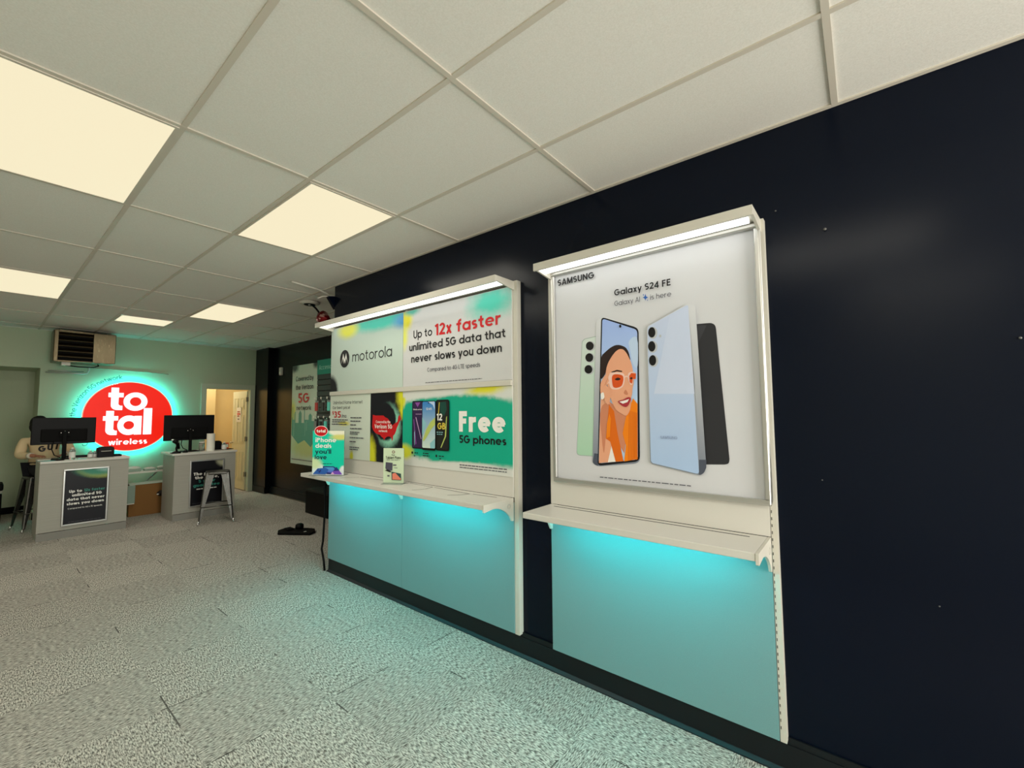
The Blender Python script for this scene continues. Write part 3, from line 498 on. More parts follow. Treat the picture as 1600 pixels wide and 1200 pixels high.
win = struct('chrome_spot_1', w)
def glass():
    m = bpy.data.materials.new('window_glass'); m.use_nodes = True; t = m.node_tree; t.nodes.remove(t.nodes['Principled BSDF'])
    a = t.nodes.new('ShaderNodeBsdfTransparent'); b = t.nodes.new('ShaderNodeBsdfGlossy'); b.inputs['Roughness'].default_value = 0.02
    x = t.nodes.new('ShaderNodeMixShader'); x.inputs[0].default_value = 0.06
    t.links.new(a.outputs[0], x.inputs[1]); t.links.new(b.outputs[0], x.inputs[2]); t.links.new(x.outputs[0], t.nodes['Material Output'].inputs[0])
    return m
p = MB(); p.box(-4.05, -0.35, -3.053, -3.047, 0.45, 2.7, glass()); p.build('pane', win)
# office behind the open door
w = MB(); w.box(-0.2, 1.17, 12.0, 12.6, 0, H, CREAM); w.box(1.17, 2.3, 12.45, 12.6, 0, H, CREAM); w.box(2.2, 2.3, 10.35, 12.45, 0, H, CREAM); w.box(-0.2, -0.1, 10.35, 12.0, 0, H, CREAM)
w.box(-0.1, 0.485, 10.35, 10.36, 0, H, CREAM); w.box(1.33, 2.2, 10.35, 10.36, 0, H, CREAM)
struct('wall_office', w)
# baseboards
bb = MB()
bb.box(-0.010, 0.0, -3.0, 4.42, 0.0, 0.155, RUBBER); bb.prism([(-0.022, 0.0), (0.0, 0.0), (0.0, 0.125), (-0.014, 0.125), (-0.016, 0.02), (-0.034, 0.006), (-0.034, 0.0)], 'y', -3.0, 4.42, RUBBER)
struct('baseboard_right', bb)
bb = MB(); bb.box(1.488, 1.5, 4.43, 9.62, 0, 0.15, RUBBER); bb.prism([(1.46, 0.0), (1.488, 0.0), (1.488, 0.10), (1.476, 0.10), (1.474, 0.015)], 'y', 4.43, 9.62, RUBBER)
bb.box(1.373, 1.385, 9.62, 10.25, 0, 0.13, RUBBER); struct('baseboard_recess', bb)
bb = MB(); bb.box(-4.3, -1.79, 11.185, 11.2, 0, 0.11, BLACKM); bb.box(-1.79, 0.40, 10.235, 10.25, 0, 0.11, BLACKM); struct('baseboard_back', bb)
# office door, open at a right angle
FRAMEP = mat('door_frame_paint', '#c3c8b0', rough=0.5)
DOORP = mat('door_paint', '#d9d6b4', rough=0.5)
d = MB()
d.box(0.395, 0.485, 10.225, 10.25, 0, 2.255, FRAMEP); d.box(1.29, 1.375, 10.225, 10.25, 0, 2.255, FRAMEP); d.box(0.485, 1.29, 10.225, 10.25, 2.165, 2.255, FRAMEP)
d.box(0.475, 0.49, 10.24, 10.36, 0, 2.165, FRAMEP); d.box(1.285, 1.30, 10.24, 10.36, 0, 2.165, FRAMEP); d.box(0.49, 1.285, 10.24, 10.36, 2.15, 2.17, FRAMEP)
struct('trim_2', d, bevel=0.004)
d = MB(); d.box(1.262, 1.297, 10.36, 11.14, 0.015, 2.135, DOORP)
for (z0, z1) in ((0.22, 0.82), (1.0, 1.62), (1.74, 1.99)):
    for (y0, y1) in ((10.47, 10.70), (10.80, 11.03)):
        d.box(1.2565, 1.262, y0, y1, z0, z0 + 0.014, DOORP); d.box(1.2565, 1.262, y0, y1, z1 - 0.014, z1, DOORP); d.box(1.2565, 1.262, y0, y0 + 0.014, z0 + 0.014, z1 - 0.014, DOORP); d.box(1.2565, 1.262, y1 - 0.014, y1, z0 + 0.014, z1 - 0.014, DOORP)
        d.box(1.254, 1.262, y0 + 0.04, y1 - 0.04, z0 + 0.04, z1 - 0.04, DOORP)
door = struct('door_1', d)
for z in (0.35, 1.1, 1.95):
    b = MB(); b.tube([(1.285, 10.345, z - 0.05), (1.285, 10.345, z + 0.05)], 0.011, BLACKP, 8); b.box(1.2605, 1.264, 10.36, 10.40, z - 0.05, z + 0.05, BLACKP); b.build('hinge', door)
b = MB(); b.lathe([(0.0, 0), (0.012, 0.001), (0.012, 0.03), (0.028, 0.04), (0.028, 0.055), (0.0, 0.06)], (0, 0, 0), CHROME, 14)
b.xf(Matrix.Translation((1.262, 11.07, 1.0)) @ Matrix.Rotation(-PI / 2, 4, 'Y')); b.build('door_handle', door)
# drop ceiling lights
def ceiling_light(x0, x1, y0, y1, label, watts=LAMP_W):
    cx, cy = (x0 + x1) / 2, (y0 + y1) / 2
    t = thing('ceiling_light', label, 'ceiling light', (cx, cy, H), group='flat panel ceiling lights')
    fr = MB((cx, cy, H)); a = 0.012
    fr.box(x0 + a, x1 - a, y0 + a, y0 + a + 0.014, H - 0.006, H + 0.004, TBAR); fr.box(x0 + a, x1 - a, y1 - a - 0.014, y1 - a, H - 0.006, H + 0.004, TBAR)
    fr.box(x0 + a, x0 + a + 0.014, y0 + a + 0.014, y1 - a - 0.014, H - 0.006, H + 0.004, TBAR); fr.box(x1 - a - 0.014, x1 - a, y0 + a + 0.014, y1 - a - 0.014, H - 0.006, H + 0.004, TBAR)
    fr.build('frame', t)
    b = 0.026
    df = MB((cx, cy, H)); df.box(x0 + b, x1 - b, y0 + b, y1 - b, H - 0.004, H + 0.002, DIFFUSER); df.build('diffuser', t)
    area_light('lamp', (0, 0, -0.012), x1 - x0 - 0.06, y1 - y0 - 0.06, watts * (x1 - x0) * (y1 - y0) / 0.74, (1.0, 0.955, 0.85), parent=t)
for L in LIGHTS: ceiling_light(*L)
ceiling_light(0.6, 1.2, 10.9, 12.0 - 0.2, 'ceiling light of the room behind the open door', OFFICE_W)

# ------------------------------------------------------------------ wall displays
def wall_display(label, y0, y1, seams, post_r):
    """y0 right edge of the panels, y1 left edge"""
    o = (0, (y0 + y1) / 2, 0.15)
    t = thing('wall_display', label, 'shop display', o, group='white wall displays with cyan lit bases')
    edges = [y0] + seams + [y1]
    for a, b in zip(edges[:-1], edges[1:]):
        m = MB(o); m.box(-0.05, -0.025, a + 0.0015, b - 0.0015, 0.15, 1.015, PANELW); m.build('lower_panel', t)
        m = MB(o); m.box(-0.05, -0.025, a + 0.0015, b - 0.0015, 1.052, 2.53, WHITE); m.build('upper_panel', t)
    for y, wd in [(y0 - post_r, post_r - 0.001)] + [(q - 0.014, 0.028) for q in seams] + [(y1 - 0.016, 0.028)]:
        m = MB(o); front = -0.043 if y < y0 else -0.024
        m.box(front, 0.0, y, y + wd, 0.145, 2.565, WPOST); pb = m.build('post', t)
        if y < y0 and not seams:
            s = MB(o)
            for k in range(74): s.box(front - 0.0006, front + 0.001, y + wd - 0.0058, y + wd - 0.0028, 0.20 + k * 0.032, 0.213 + k * 0.032, DARKSLOT)
            sl = s.build('slot', pb); sl['kind'] = 'stuff'
    # canopy with the lamp under it
    ca, cb = y0 - 0.015, y1 - 0.025
    m = MB(o); m.box(-0.25, -0.0, ca, cb, 2.549, 2.56, WPOST); m.box(-0.25, -0.236, ca, cb, 2.514, 2.549, WPOST)
    m.prism([(-0.236, 2.525), (-0.236, 2.549), (-0.03, 2.549), (-0.03, 2.50), (-0.06, 2.50)], 'y', ca, ca + 0.012, WPOST); m.prism([(-0.236, 2.525), (-0.236, 2.549), (-0.03, 2.549), (-0.03, 2.50), (-0.06, 2.50)], 'y', cb - 0.012, cb, WPOST)
    cn = m.build('canopy', t)
    for a, b in zip(edges[:-1], edges[1:]):
        m = MB(o); m.box(-0.222, -0.118, max(a, ca) + 0.02, min(b, cb) - 0.012, 2.527, 2.546, LEDW); m.build('lamp_strip', cn)
    # shelf
    m = MB(o); m.box(-0.35, -0.05, y0 + 0.013, y1 - 0.002, 1.016, 1.05, WHITE); sh = m.build('shelf', t, bevel=0.003)
    prof = [(-0.352, 1.05), (-0.05, 1.05), (-0.05, 0.895), (-0.068, 0.897)]
    for k in range(9):
        a = k / 8; prof.append((-0.075 - 0.185 * a ** 1.15, 0.905 + 0.105 * math.sin(a * PI / 2) ** 0.8))
    prof += [(-0.30, 1.006), (-0.345, 1.0), (-0.352, 1.004)]
    for y in [y0, y1 - 0.013] + [q - 0.006 for q in seams]:
        pr_ = prof if y == y0 else [(max(x, -0.20), min(z, 1.016)) if i < 4 else (x * 0.62 - 0.02, z) for i, (x, z) in enumerate(prof)]
        if y != y0: pr_ = [(-0.20, 1.016), (-0.05, 1.016), (-0.05, 0.895), (-0.068, 0.897), (-0.09, 0.935), (-0.13, 0.975), (-0.20, 1.0)]
        m = MB(o); m.prism(pr_, 'y', y, y + 0.012, WPOST); b = m.build('bracket', t)
        if y == y0:
            r = MB(o); n = 20
            r.ring([(-0.1 + 0.016 * math.cos(2 * PI * i / n), 1.0 + 0.016 * math.sin(2 * PI * i / n)) for i in range(n)], [(-0.1 + 0.0135 * math.cos(2 * PI * i / n), 1.0 + 0.0135 * math.sin(2 * PI * i / n)) for i in range(n)], 'y', y - 0.0008, y, ALU); r.build('cap', b)
    for a, b in zip(edges[:-1], edges[1:]):
        m = MB(o); m.box(-0.275, -0.245, a + 0.12, b - 0.12, 1.0, 1.0155, LEDC); m.build('light_strip', sh)
    return t, sh, o
disp, shelf, o1 = wall_display('narrow white wall display with one tall framed phone poster, nearest on the navy wall', 0.366, 1.592, [], 0.026)
m = MB(o1); m.box(-0.105, -0.097, 0.445, 1.535, 1.0495, 1.0508, DARKSLOT); m.build('slot', shelf)
disp2, shelf2, o2 = wall_display('wide white wall display holding several posters, at the end of the navy wall', 1.90, 4.372, [3.135], 0.038)
m = MB(o2)
for a, b in (((-0.155, 3.62), (-0.11, 2.98)), ((-0.09, 2.98), (-0.10, 2.68)), ((-0.10, 2.66), (-0.13, 2.24)), ((-0.12, 2.22), (-0.11, 2.0)), ((-0.285, 3.74), (-0.20, 3.665)), ((-0.20, 3.665), (-0.155, 3.64)),
             ((-0.285, 2.705), (-0.19, 2.66)), ((-0.19, 2.66), (-0.10, 2.68)), ((-0.26, 2.335), (-0.18, 2.26)), ((-0.18, 2.26), (-0.13, 2.25))):
    A = Vector((a[0], a[1], 0)); B = Vector((b[0], b[1], 0)); n = (B - A).normalized(); n = Vector((-n.y, n.x, 0)) * 0.0035
    m.poly([(q.x, q.y, 1.0508) for q in (A + n, B + n, B - n, A - n)], DARKSLOT)
m.build('slot', shelf2)
m = MB(o2); m.box(-0.068, -0.05, 1.902, 4.37, 1.823, 1.862, WPOST); m.build('divider_rail', disp2, bevel=0.004)
m = MB(o2); m.tube([(-0.20, 2.14, 1.014), (-0.20, 2.15, 0.985), (-0.20, 2.19, 0.975), (-0.20, 2.22, 0.99), (-0.20, 2.225, 1.014)], 0.006, BLACKP, 8); m.build('cable_loop', shelf2)

# ------------------------------------------------------------------ posters
def wall_sheet(yc, zc, x=-0.05): return dict(loc=(x, yc, zc), rz=-PI / 2)
U = lambda yc: (lambda y: yc - y)
# tall framed phone poster
yc, zc = 0.955, 1.87
e = thing('framed_poster', 'large framed white poster showing four phones and a woman in orange, on the nearest display', 'poster', (-0.05, yc, zc), -PI / 2)
m = MB(); fu, fv = 0.600, 0.674
for a in (0,):
    m.box(-fu, fu, -0.026, -0.0, fv - 0.026, fv, ALU); m.box(-fu, fu, -0.026, -0.0, -fv, -fv + 0.026, ALU); m.box(-fu, -fu + 0.026, -0.026, -0.0, -fv + 0.026, fv - 0.026, ALU); m.box(fu - 0.026, fu, -0.026, -0.0, -fv + 0.026, fv - 0.026, ALU)
m.build('frame', e, bevel=0.007, seg=3)
s = Sheet(); s.k = 6
PW = mat('poster_white', '#d0d2d6', rough=0.35)
s.mb.box(-0.58, 0.58, -0.0010, -0.0002, -0.652, 0.652, PW)
AM = {'edge': mat('mint_edge', '#9fb3ab'), 'mint': uvgrad('mint', '#a9d1b5', '#cfdcd6', -0.5, 0.2), 'silver': mat('lens_ring', '#b9bec2'), 'lens': mat('lens_black', '#0c0d0f', rough=0.3),
      'blackphone': mat('black_phone', '#2c2d31'), 'blackshine': mat('black_shine', '#3a3b40'), 'metal': uvgrad('phone_metal', '#7c8492', '#d3d6da', -0.55, 0.3), 'metaldark': mat('phone_metal_dark', '#4c5260'),
      'bezel': mat('bezel', '#0f1116'), 'sky': uvgrad('print_sky', '#b9d3f2', '#9db7ee', -0.2, 0.3), 'cloud': mat('print_cloud', '#bdd2ee'), 'hair': mat('print_hair', '#2a1a16'),
      'white': mat('print_white', '#f0ece6'), 'skin': mat('print_skin', '#e6a684'), 'skinlo': mat('print_skin_warm', '#cc8463'), 'orange': mat('print_orange', '#f08410'), 'orangelo': mat('print_orange_deep', '#dd6a10'),
      'frame': mat('print_frame', '#efc9bb'), 'tint': mat('print_tint', '#d4521a'), 'lips': mat('print_lips', '#a8323a'), 'bluephone': uvgrad('blue_phone', '#aac4e6', '#c3cfe8', -0.5, 0.3), 'blueshine': mat('blue_shine', '#c6d2ea'),
      'spark': mat('print_spark', '#2a5fae')}
for i, (cname, pts) in enumerate(ART): s.step = 0.00018; s.k += 0; s.poly(pts, AM[cname])
s.step = 0.0006; s.k = 16; u = U(yc)
s.text('SAMSUNG', u(1.511), u(1.246), 2.451 - zc, 0.040, INKG if False else INK, 0.018)
s.text('Galaxy S24 FE', u(1.116), u(0.786), 2.317 - zc, 0.037, INK, 0.014)
s.text('Galaxy AI', u(1.116), u(0.960), 2.256 - zc, 0.029, INKG, -0.002); s.text('is here', u(0.900), u(0.784), 2.256 - zc, 0.029, INKG, -0.002)
s.text('SAMSUNG', u(0.866), u(0.775), 1.488 - zc, 0.016, mat('phone_print', '#93a6c4'), 0.01)
s.smallprint(u(1.233), u(0.714), 1.249 - zc, 0.005, INKG)
s.build('print', e)
def sheet_thing(s, name, label, cat, yc, zc, x, group=None): return tag(s.build(name, None, loc=(x, yc, zc), rz=-PI / 2), label, cat, group)
PX = -0.0505
GREEN, YEL, NAVYI = '#10ab8c', '#dfe03a', '#0e0d18'
# phone maker's logo board
yc, zc = 3.757, 2.19; u = U(yc)
s = Sheet(); m_ = spray('print_logo_board', '#c2d3c9', [(0.25, 0.315, 0.50, 0.085, '#3fc6b2', 0.5, 0.35), (-0.29, 0.29, 0.17, 0.075, '#e2e24a', 0.4, 0.4), (0.62, 0.27, 0.14, 0.06, '#4e9bd0', 0.5, 0.5), (-0.63, -0.33, 0.16, 0.17, '#14131c', 0.25, 0.15)])
s.mb.box(-0.615, 0.615, -0.004, 0.0, -0.325, 0.335, m_); s.k = 8
s.text('motorola', u(3.957), u(3.298), 2.150 - zc, 0.100, INK, -0.006)
s.ell(u(4.100), 2.193 - zc, 0.088, 0.090, INK, 36)
cu_, cv_ = u(4.1), 2.193 - zc
s.poly([(cu_ - 0.060, cv_ - 0.052), (cu_ - 0.028, cv_ + 0.056), (cu_, cv_ - 0.006), (cu_ + 0.028, cv_ + 0.056), (cu_ + 0.060, cv_ - 0.052), (cu_ + 0.028, cv_ + 0.010), (cu_ + 0.012, cv_ - 0.052), (cu_, cv_ - 0.020), (cu_ - 0.012, cv_ - 0.052), (cu_ - 0.028, cv_ + 0.010)], WINK)
sheet_thing(s, 'poster', 'pale green poster with a round black emblem and one large word', 'poster', yc, zc, PX, 'posters on the wide display')
# network speed board
yc, zc = 2.518, 2.19; u = U(yc)
s = Sheet(); m_ = spray('print_speed_board', '#cfd0d0', [(0.42, 0.26, 0.20, 0.11, '#52cdb8', 0.9, 0.5), (-0.60, 0.27, 0.10, 0.10, '#e5dc2e', 0.6, 0.3), (-0.605, 0.12, 0.045, 0.10, '#dfe36a', 0.6, 0.5), (-0.50, 0.335, 0.10, 0.04, '#57b9a9', 0.6, 0.5)])
s.mb.box(-0.615, 0.615, -0.004, 0.0, -0.325, 0.335, m_); s.k = 8
s.text('Up to', u(2.991), u(2.748), 2.274 - zc, 0.070, INK, 0.008)
s.text('12x faster', u(2.715), u(2.003), 2.268 - zc, 0.096, REDP, 0.016)
s.text('unlimited 5G data that', u(3.046), u(1.958), 2.170 - zc, 0.064, INK, 0.011)
s.text('never slows you down', u(3.017), u(1.992), 2.068 - zc, 0.064, INK, 0.011)
s.text('Compared to 4G LTE speeds', u(2.805), u(2.204), 1.976 - zc, 0.033, INKG, 0.0)
s.smallprint(u(2.828), u(2.184), 1.884 - zc, 0.005, INKG)
sheet_thing(s, 'poster', 'white poster with large red and black words about faster data, beneath the canopy lamp', 'poster', yc, zc, PX, 'posters on the wide display')
# home internet poster
yc, zc = 3.998, 1.505; u = U(yc)
s = Sheet(); m_ = spray('print_internet', '#d2ddcf', [(-0.10, 0.03, 0.10, 0.022, '#e0da6a', 0.5, 0.4), (0.05, -0.29, 0.03, 0.05, '#d8d430', 0.4, 0.4)])
s.mb.box(-0.372, 0.367, -0.004, 0.0, -0.315, 0.317, m_); s.k = 6
s.text('Unlimited Home Internet', u(4.312), u(3.766), 1.731 - zc, 0.034, INK, 0.002)
s.text('Our best price!', u(4.322), u(3.985), 1.681 - zc, 0.031, INK, 0.002)
s.text('$', u(4.325), u(4.295), 1.625 - zc, 0.034, REDP, 0.01); s.text('35', u(4.29), u(4.155), 1.592 - zc, 0.066, REDP, 0.012); s.text('/mo', u(4.140), u(4.046), 1.592 - zc, 0.040, INKG, 0.0)
for k, (a, b, z) in enumerate(((4.322, 4.02, 1.566), (4.322, 4.06, 1.546), (4.322, 4.03, 1.522), (3.969, 3.77, 1.588), (3.969, 3.79, 1.555), (3.969, 3.86, 1.518), (3.969, 3.76, 1.482), (3.969, 3.80, 1.447), (3.969, 3.83, 1.430), (3.969, 3.72, 1.393), (3.969, 3.86, 1.355), (3.969, 3.80, 1.300), (3.969, 3.82, 1.280))):
    s.smallprint(u(a), u(b), z - zc, 0.010, INKG)
sheet_thing(s, 'poster', 'pale poster with small print and a red price per month, left under the rail', 'poster', yc, zc, PX, 'posters on the wide display')
# coverage map poster
yc, zc = 3.375, 1.505; u = U(yc)
s = Sheet(); m_ = spray('print_map', NAVYI, [(0.25, 0.29, 0.09, 0.14, '#d9d92c', 0.8, 0.35), (0.235, 0.16, 0.03, 0.07, '#d9d92c', 0.8, 0.5), (-0.24, -0.27, 0.075, 0.16, '#d6d82e', 0.7, 0.35), (0.03, 0.02, 0.175, 0.185, '#8fd0b6', 0.35, 0.18), (-0.02, 0.055, 0.165, 0.175, '#0e0d18', 0.3, 0.06)], mask_noise=14)
s.mb.box(-0.252, 0.238, -0.004, 0.0, -0.315, 0.317, m_); s.k = 6
us = [(0, .52), (0.02, 1), (0.12, 0.97), (0.40, 0.97), (0.47, 0.90), (0.55, 0.86), (0.60, 0.80), (0.65, 0.68), (0.72, 0.60), (0.80, 0.68), (0.88, 0.74), (0.91, 0.94), (0.96, 1.0), (1.0, 0.84), (0.94, 0.72), (0.90, 0.60), (0.86, 0.50), (0.84, 0.40), (0.80, 0.28), (0.74, 0.20), (0.735, 0.08), (0.71, 0.0), (0.68, 0.14), (0.62, 0.18), (0.54, 0.17), (0.47, 0.10), (0.44, 0.02), (0.40, 0.12), (0.35, 0.14), (0.30, 0.22), (0.20, 0.24), (0.11, 0.30), (0.04, 0.40)]
s.poly([(u(3.597) + a * 0.441, 1.385 - zc + b * 0.237) for a, b in us], REDP)
s.text('Covered by the', u(3.536), u(3.311), 1.545 - zc, 0.024, WINK, 0.014); s.text('Verizon 5G', u(3.556), u(3.284), 1.497 - zc, 0.037, WINK, 0.018); s.text('network', u(3.486), u(3.354), 1.464 - zc, 0.022, WINK, 0.014)
sheet_thing(s, 'poster', 'black poster with a red country map and white lettering', 'poster', yc, zc, PX, 'posters on the wide display')
# free phones poster
yc, zc = 2.518, 1.505; u = U(yc)
s = Sheet(); m_ = spray('print_free', '#d9dcd6', [(-0.02, 0.0, 0.98, 0.265, GREEN, 0.34, 0.06), (0.55, -0.02, 0.30, 0.24, GREEN, 0.3, 0.1), (0.35, 0.315, 0.20, 0.045, '#dedb33', 0.8, 0.4), (-0.60, -0.20, 0.12, 0.06, '#d8dc36', 0.8, 0.35), (-0.61, 0.24, 0.03, 0.06, '#d9dc40', 0.6, 0.4), (-0.35, 0.36, 0.62, 0.10, '#d9dcd6', 0.4, 0.12), (0.2, -0.32, 0.55, 0.075, '#d9dcd6', 0.5, 0.12)], mask_noise=6)
s.mb.box(-0.615, 0.615, -0.004, 0.0, -0.315, 0.317, m_); s.k = 8
s.text('Free', u(2.430), u(1.962), 1.491 - zc, 0.157, WINK, 0.035); s.text('5G phones', u(2.424), u(1.956), 1.405 - zc, 0.060, INK, 0.018)
s.smallprint(u(2.422), u(1.952), 1.236 - zc, 0.007, INKG); s.smallprint(u(2.422), u(1.952), 1.218 - zc, 0.006, INKG)
def card(q, m): s.poly([(u(y), z - zc) for y, z in q], m)
def rrect(y0, y1, z0, z1, r, n=4):
    o = []
    for cx, cz, a0 in ((y0 - r, z1 - r, 90), (y0 - r, z0 + r, 0), (y1 + r, z0 + r, 270), (y1 + r, z1 - r, 180)):
        pass
    for cx, cz, a0 in ((y1 + r, z1 - r, 90), (y1 + r, z0 + r, 180), (y0 - r, z0 + r, 270), (y0 - r, z1 - r, 0)):
        for k in range(n + 1): o.append((cx + r * math.cos(math.radians(a0 + 90 * k / n)), cz + r * math.sin(math.radians(a0 + 90 * k / n))))
    return o
PH = [mat('print_purple', '#33204a'), mat('print_violet', '#8a4fa0'), uvgrad('print_wave', '#cfe2d8', '#3f86c8', -0.15, 0.2), mat('print_lime', '#b9c86a'), mat('print_dark_green', '#1d1f1c'), mat('print_gold', '#d8c24a'), mat('print_bottle', '#14463c'), mat('print_lilac', '#c6a6cc'), mat('print_aqua', '#8cc3cc')]
card(rrect(2.998, 2.845, 1.338, 1.737, 0.015), AM['lens']); card(rrect(2.991, 2.852, 1.346, 1.729, 0.012), PH[0])
card([(2.96, 1.725), (2.89, 1.725), (2.925, 1.685)], PH[1]); s.text('Welcome', u(2.982), u(2.868), 1.660 - zc, 0.012, WINK, 0.01); s.text('moments', u(2.948), u(2.872), 1.622 - zc, 0.010, PH[7], 0.01)
card([(2.95, 1.60), (2.94, 1.60), (2.87, 1.42), (2.878, 1.42)], PH[7]); card([(2.975, 1.58), (2.968, 1.585), (2.935, 1.38), (2.945, 1.37)], PH[1]); card([(2.965, 1.47), (2.955, 1.49), (2.955, 1.38), (2.96, 1.36)], PH[8])
card(rrect(2.690, 2.532, 1.336, 1.740, 0.018), AM['lens']); card(rrect(2.684, 2.540, 1.345, 1.731, 0.014), PH[4])
card([(2.64, 1.72), (2.57, 1.725), (2.56, 1.66), (2.59, 1.61), (2.635, 1.64)], PH[6]); card([(2.65, 1.72), (2.642, 1.72), (2.655, 1.60), (2.665, 1.60)], PH[5]); card([(2.565, 1.60), (2.555, 1.61), (2.565, 1.45), (2.62, 1.36), (2.63, 1.36), (2.58, 1.45)], PH[3])
s.text('12', u(2.677), u(2.61), 1.575 - zc, 0.055, WINK, 0.02); s.text('GB', u(2.665), u(2.572), 1.505 - zc, 0.052, PH[5], 0.02); s.smallprint(u(2.675), u(2.60), 1.478 - zc, 0.006, PH[8]); s.smallprint(u(2.67), u(2.60), 1.462 - zc, 0.006, PH[8])
card(rrect(2.856, 2.683, 1.332, 1.734, 0.016), AM['lens']); card(rrect(2.850, 2.690, 1.350, 1.728, 0.012), PH[2])
card([(2.78, 1.728), (2.70, 1.728), (2.695, 1.66), (2.72, 1.70)], AM['cloud']); card([(2.84, 1.42), (2.80, 1.50), (2.75, 1.56), (2.69, 1.60), (2.69, 1.54), (2.74, 1.50), (2.80, 1.43), (2.835, 1.40)], PH[3]); card([(2.85, 1.60), (2.80, 1.55), (2.84, 1.45), (2.85, 1.46)], PH[8]); card([(2.745, 1.35), (2.75, 1.39), (2.69, 1.43), (2.69, 1.352)], PH[8])
s.text('12:45', u(2.80), u(2.73), 1.66 - zc, 0.018, WINK, 0.004); s.ell(u(2.77), 1.718 - zc, 0.008, 0.005, AM['lens'], 10)
for (a, b, z) in ((2.945, 2.90, 1.300), (2.835, 2.765, 1.302), (2.835, 2.75, 1.283), (2.64, 2.58, 1.290), (2.95, 2.93, 1.275), (2.63, 2.61, 1.27)): s.smallprint(u(a), u(b), z - zc, 0.008, INK)
s.ell(u(2.97), 1.304 - zc, 0.011, 0.011, INK, 14); s.ell(u(2.665), 1.294 - zc, 0.011, 0.011, INK, 14)
sheet_thing(s, 'poster', 'green poster offering free phones, with three upright phones pictured', 'poster', yc, zc, PX, 'posters on the wide display')
# recessed wall: tall network poster, accessories header, slat board with hooks
yc, zc = 8.235, 1.62; u = U(yc)
s = Sheet(); s.step = 0.0008
m_ = spray('print_network', '#cdd7c3', [(-0.42, 0.93, 0.16, 0.10, '#4a5550', 0.8, 0.4), (0.43, 0.95, 0.10, 0.09, '#4a5550', 0.8, 0.4), (-0.45, 0.0, 0.12, 0.25, '#d3d96a', 0.6, 0.4), (0.1, -0.62, 0.55, 0.18, '#c9cf8a', 0.6, 0.4)])
s.mb.box(-0.50, 0.50, -0.006, 0.0, -0.94, 0.95, m_); s.k = 9
CITY = mat('print_city', '#5aa08c', rough=0.4); CITY2 = mat('print_city_pale', '#8fc4ae', rough=0.4)
s.poly([(-0.48, -0.40), (-0.48, -0.06), (-0.46, -0.06), (-0.46, 0.14), (-0.44, 0.14), (-0.44, -0.10), (-0.36, -0.10), (-0.36, 0.05), (-0.33, 0.05), (-0.33, -0.16), (-0.20, -0.16), (-0.20, 0.02), (-0.14, 0.08), (-0.08, 0.02), (-0.08, -0.16), (0.02, -0.16), (0.02, 0.12), (0.05, 0.12), (0.05, -0.10), (0.20, -0.10), (0.20, -0.02), (0.26, 0.02), (0.32, -0.02), (0.32, -0.12), (0.48, -0.12), (0.48, -0.46), (0.30, -0.60), (0.05, -0.48), (-0.2, -0.56)], CITY)
for a, b, c_, d_ in ((-0.40, -0.375, -0.42, 0.02), (0.06, 0.075, -0.4, -0.14), (0.12, 0.14, -0.3, -0.12)): s.rect(a, b, c_, d_, CITY2)
s.text('Covered by', -0.34, 0.36, 0.640, 0.094, INK, 0.004); s.text('the Verizon', -0.34, 0.36, 0.475, 0.094, INK, 0.004)
s.text('5G', -0.22, 0.21, 0.22, 0.185, REDP, 0.014); s.text('network', -0.28, 0.30, 0.085, 0.085, INK, 0.002)
s.smallprint(-0.44, 0.40, -0.86, 0.012, INKG)
sheet_thing(s, 'poster', 'tall pale poster with a red network name and green city outline on the recessed wall', 'poster', yc, zc, 1.4995)
yc, zc = 7.19, 2.47; u = U(yc)
s = Sheet(); s.mb.box(-0.55, 0.9, -0.012, 0.0, -0.13, 0.135, mat('header_green', '#2f8f78', rough=0.45)); s.k = 22
s.text('Accessories', -0.48, 0.16, -0.045, 0.085, mat('header_ink', '#a9d8c6'), 0.004)
sheet_thing(s, 'header_sign', 'green strip sign above the accessory hooks', 'sign', yc, zc, 1.4995)
t = thing('slat_board', 'dark grey slotted board with phone accessories on the recessed wall', 'display board', (1.5, 7.0, 0.45))
m = MB((1.5, 7.0, 0.45)); SLATP = mat('slat_grey', '#3b3d3c', rough=0.5)
for k in range(19): m.box(1.482, 1.4995, 5.2, 7.72, 0.45 + k * 0.1, 0.538 + k * 0.1, SLATP)
m.box(1.492, 1.4995, 5.2, 7.72, 0.45, 2.34, BLACKM); m.build('board', t)
PKC = {'teal': mat('package_teal', '#5fd8c8', rough=0.3), 'red': mat('package_red', '#c23a34', rough=0.4), 'black': mat('package_black', '#1a1b1c', rough=0.35), 'grey': mat('package_grey', '#7c817c', rough=0.35), 'white': mat('package_white', '#d8dcd4', rough=0.4)}
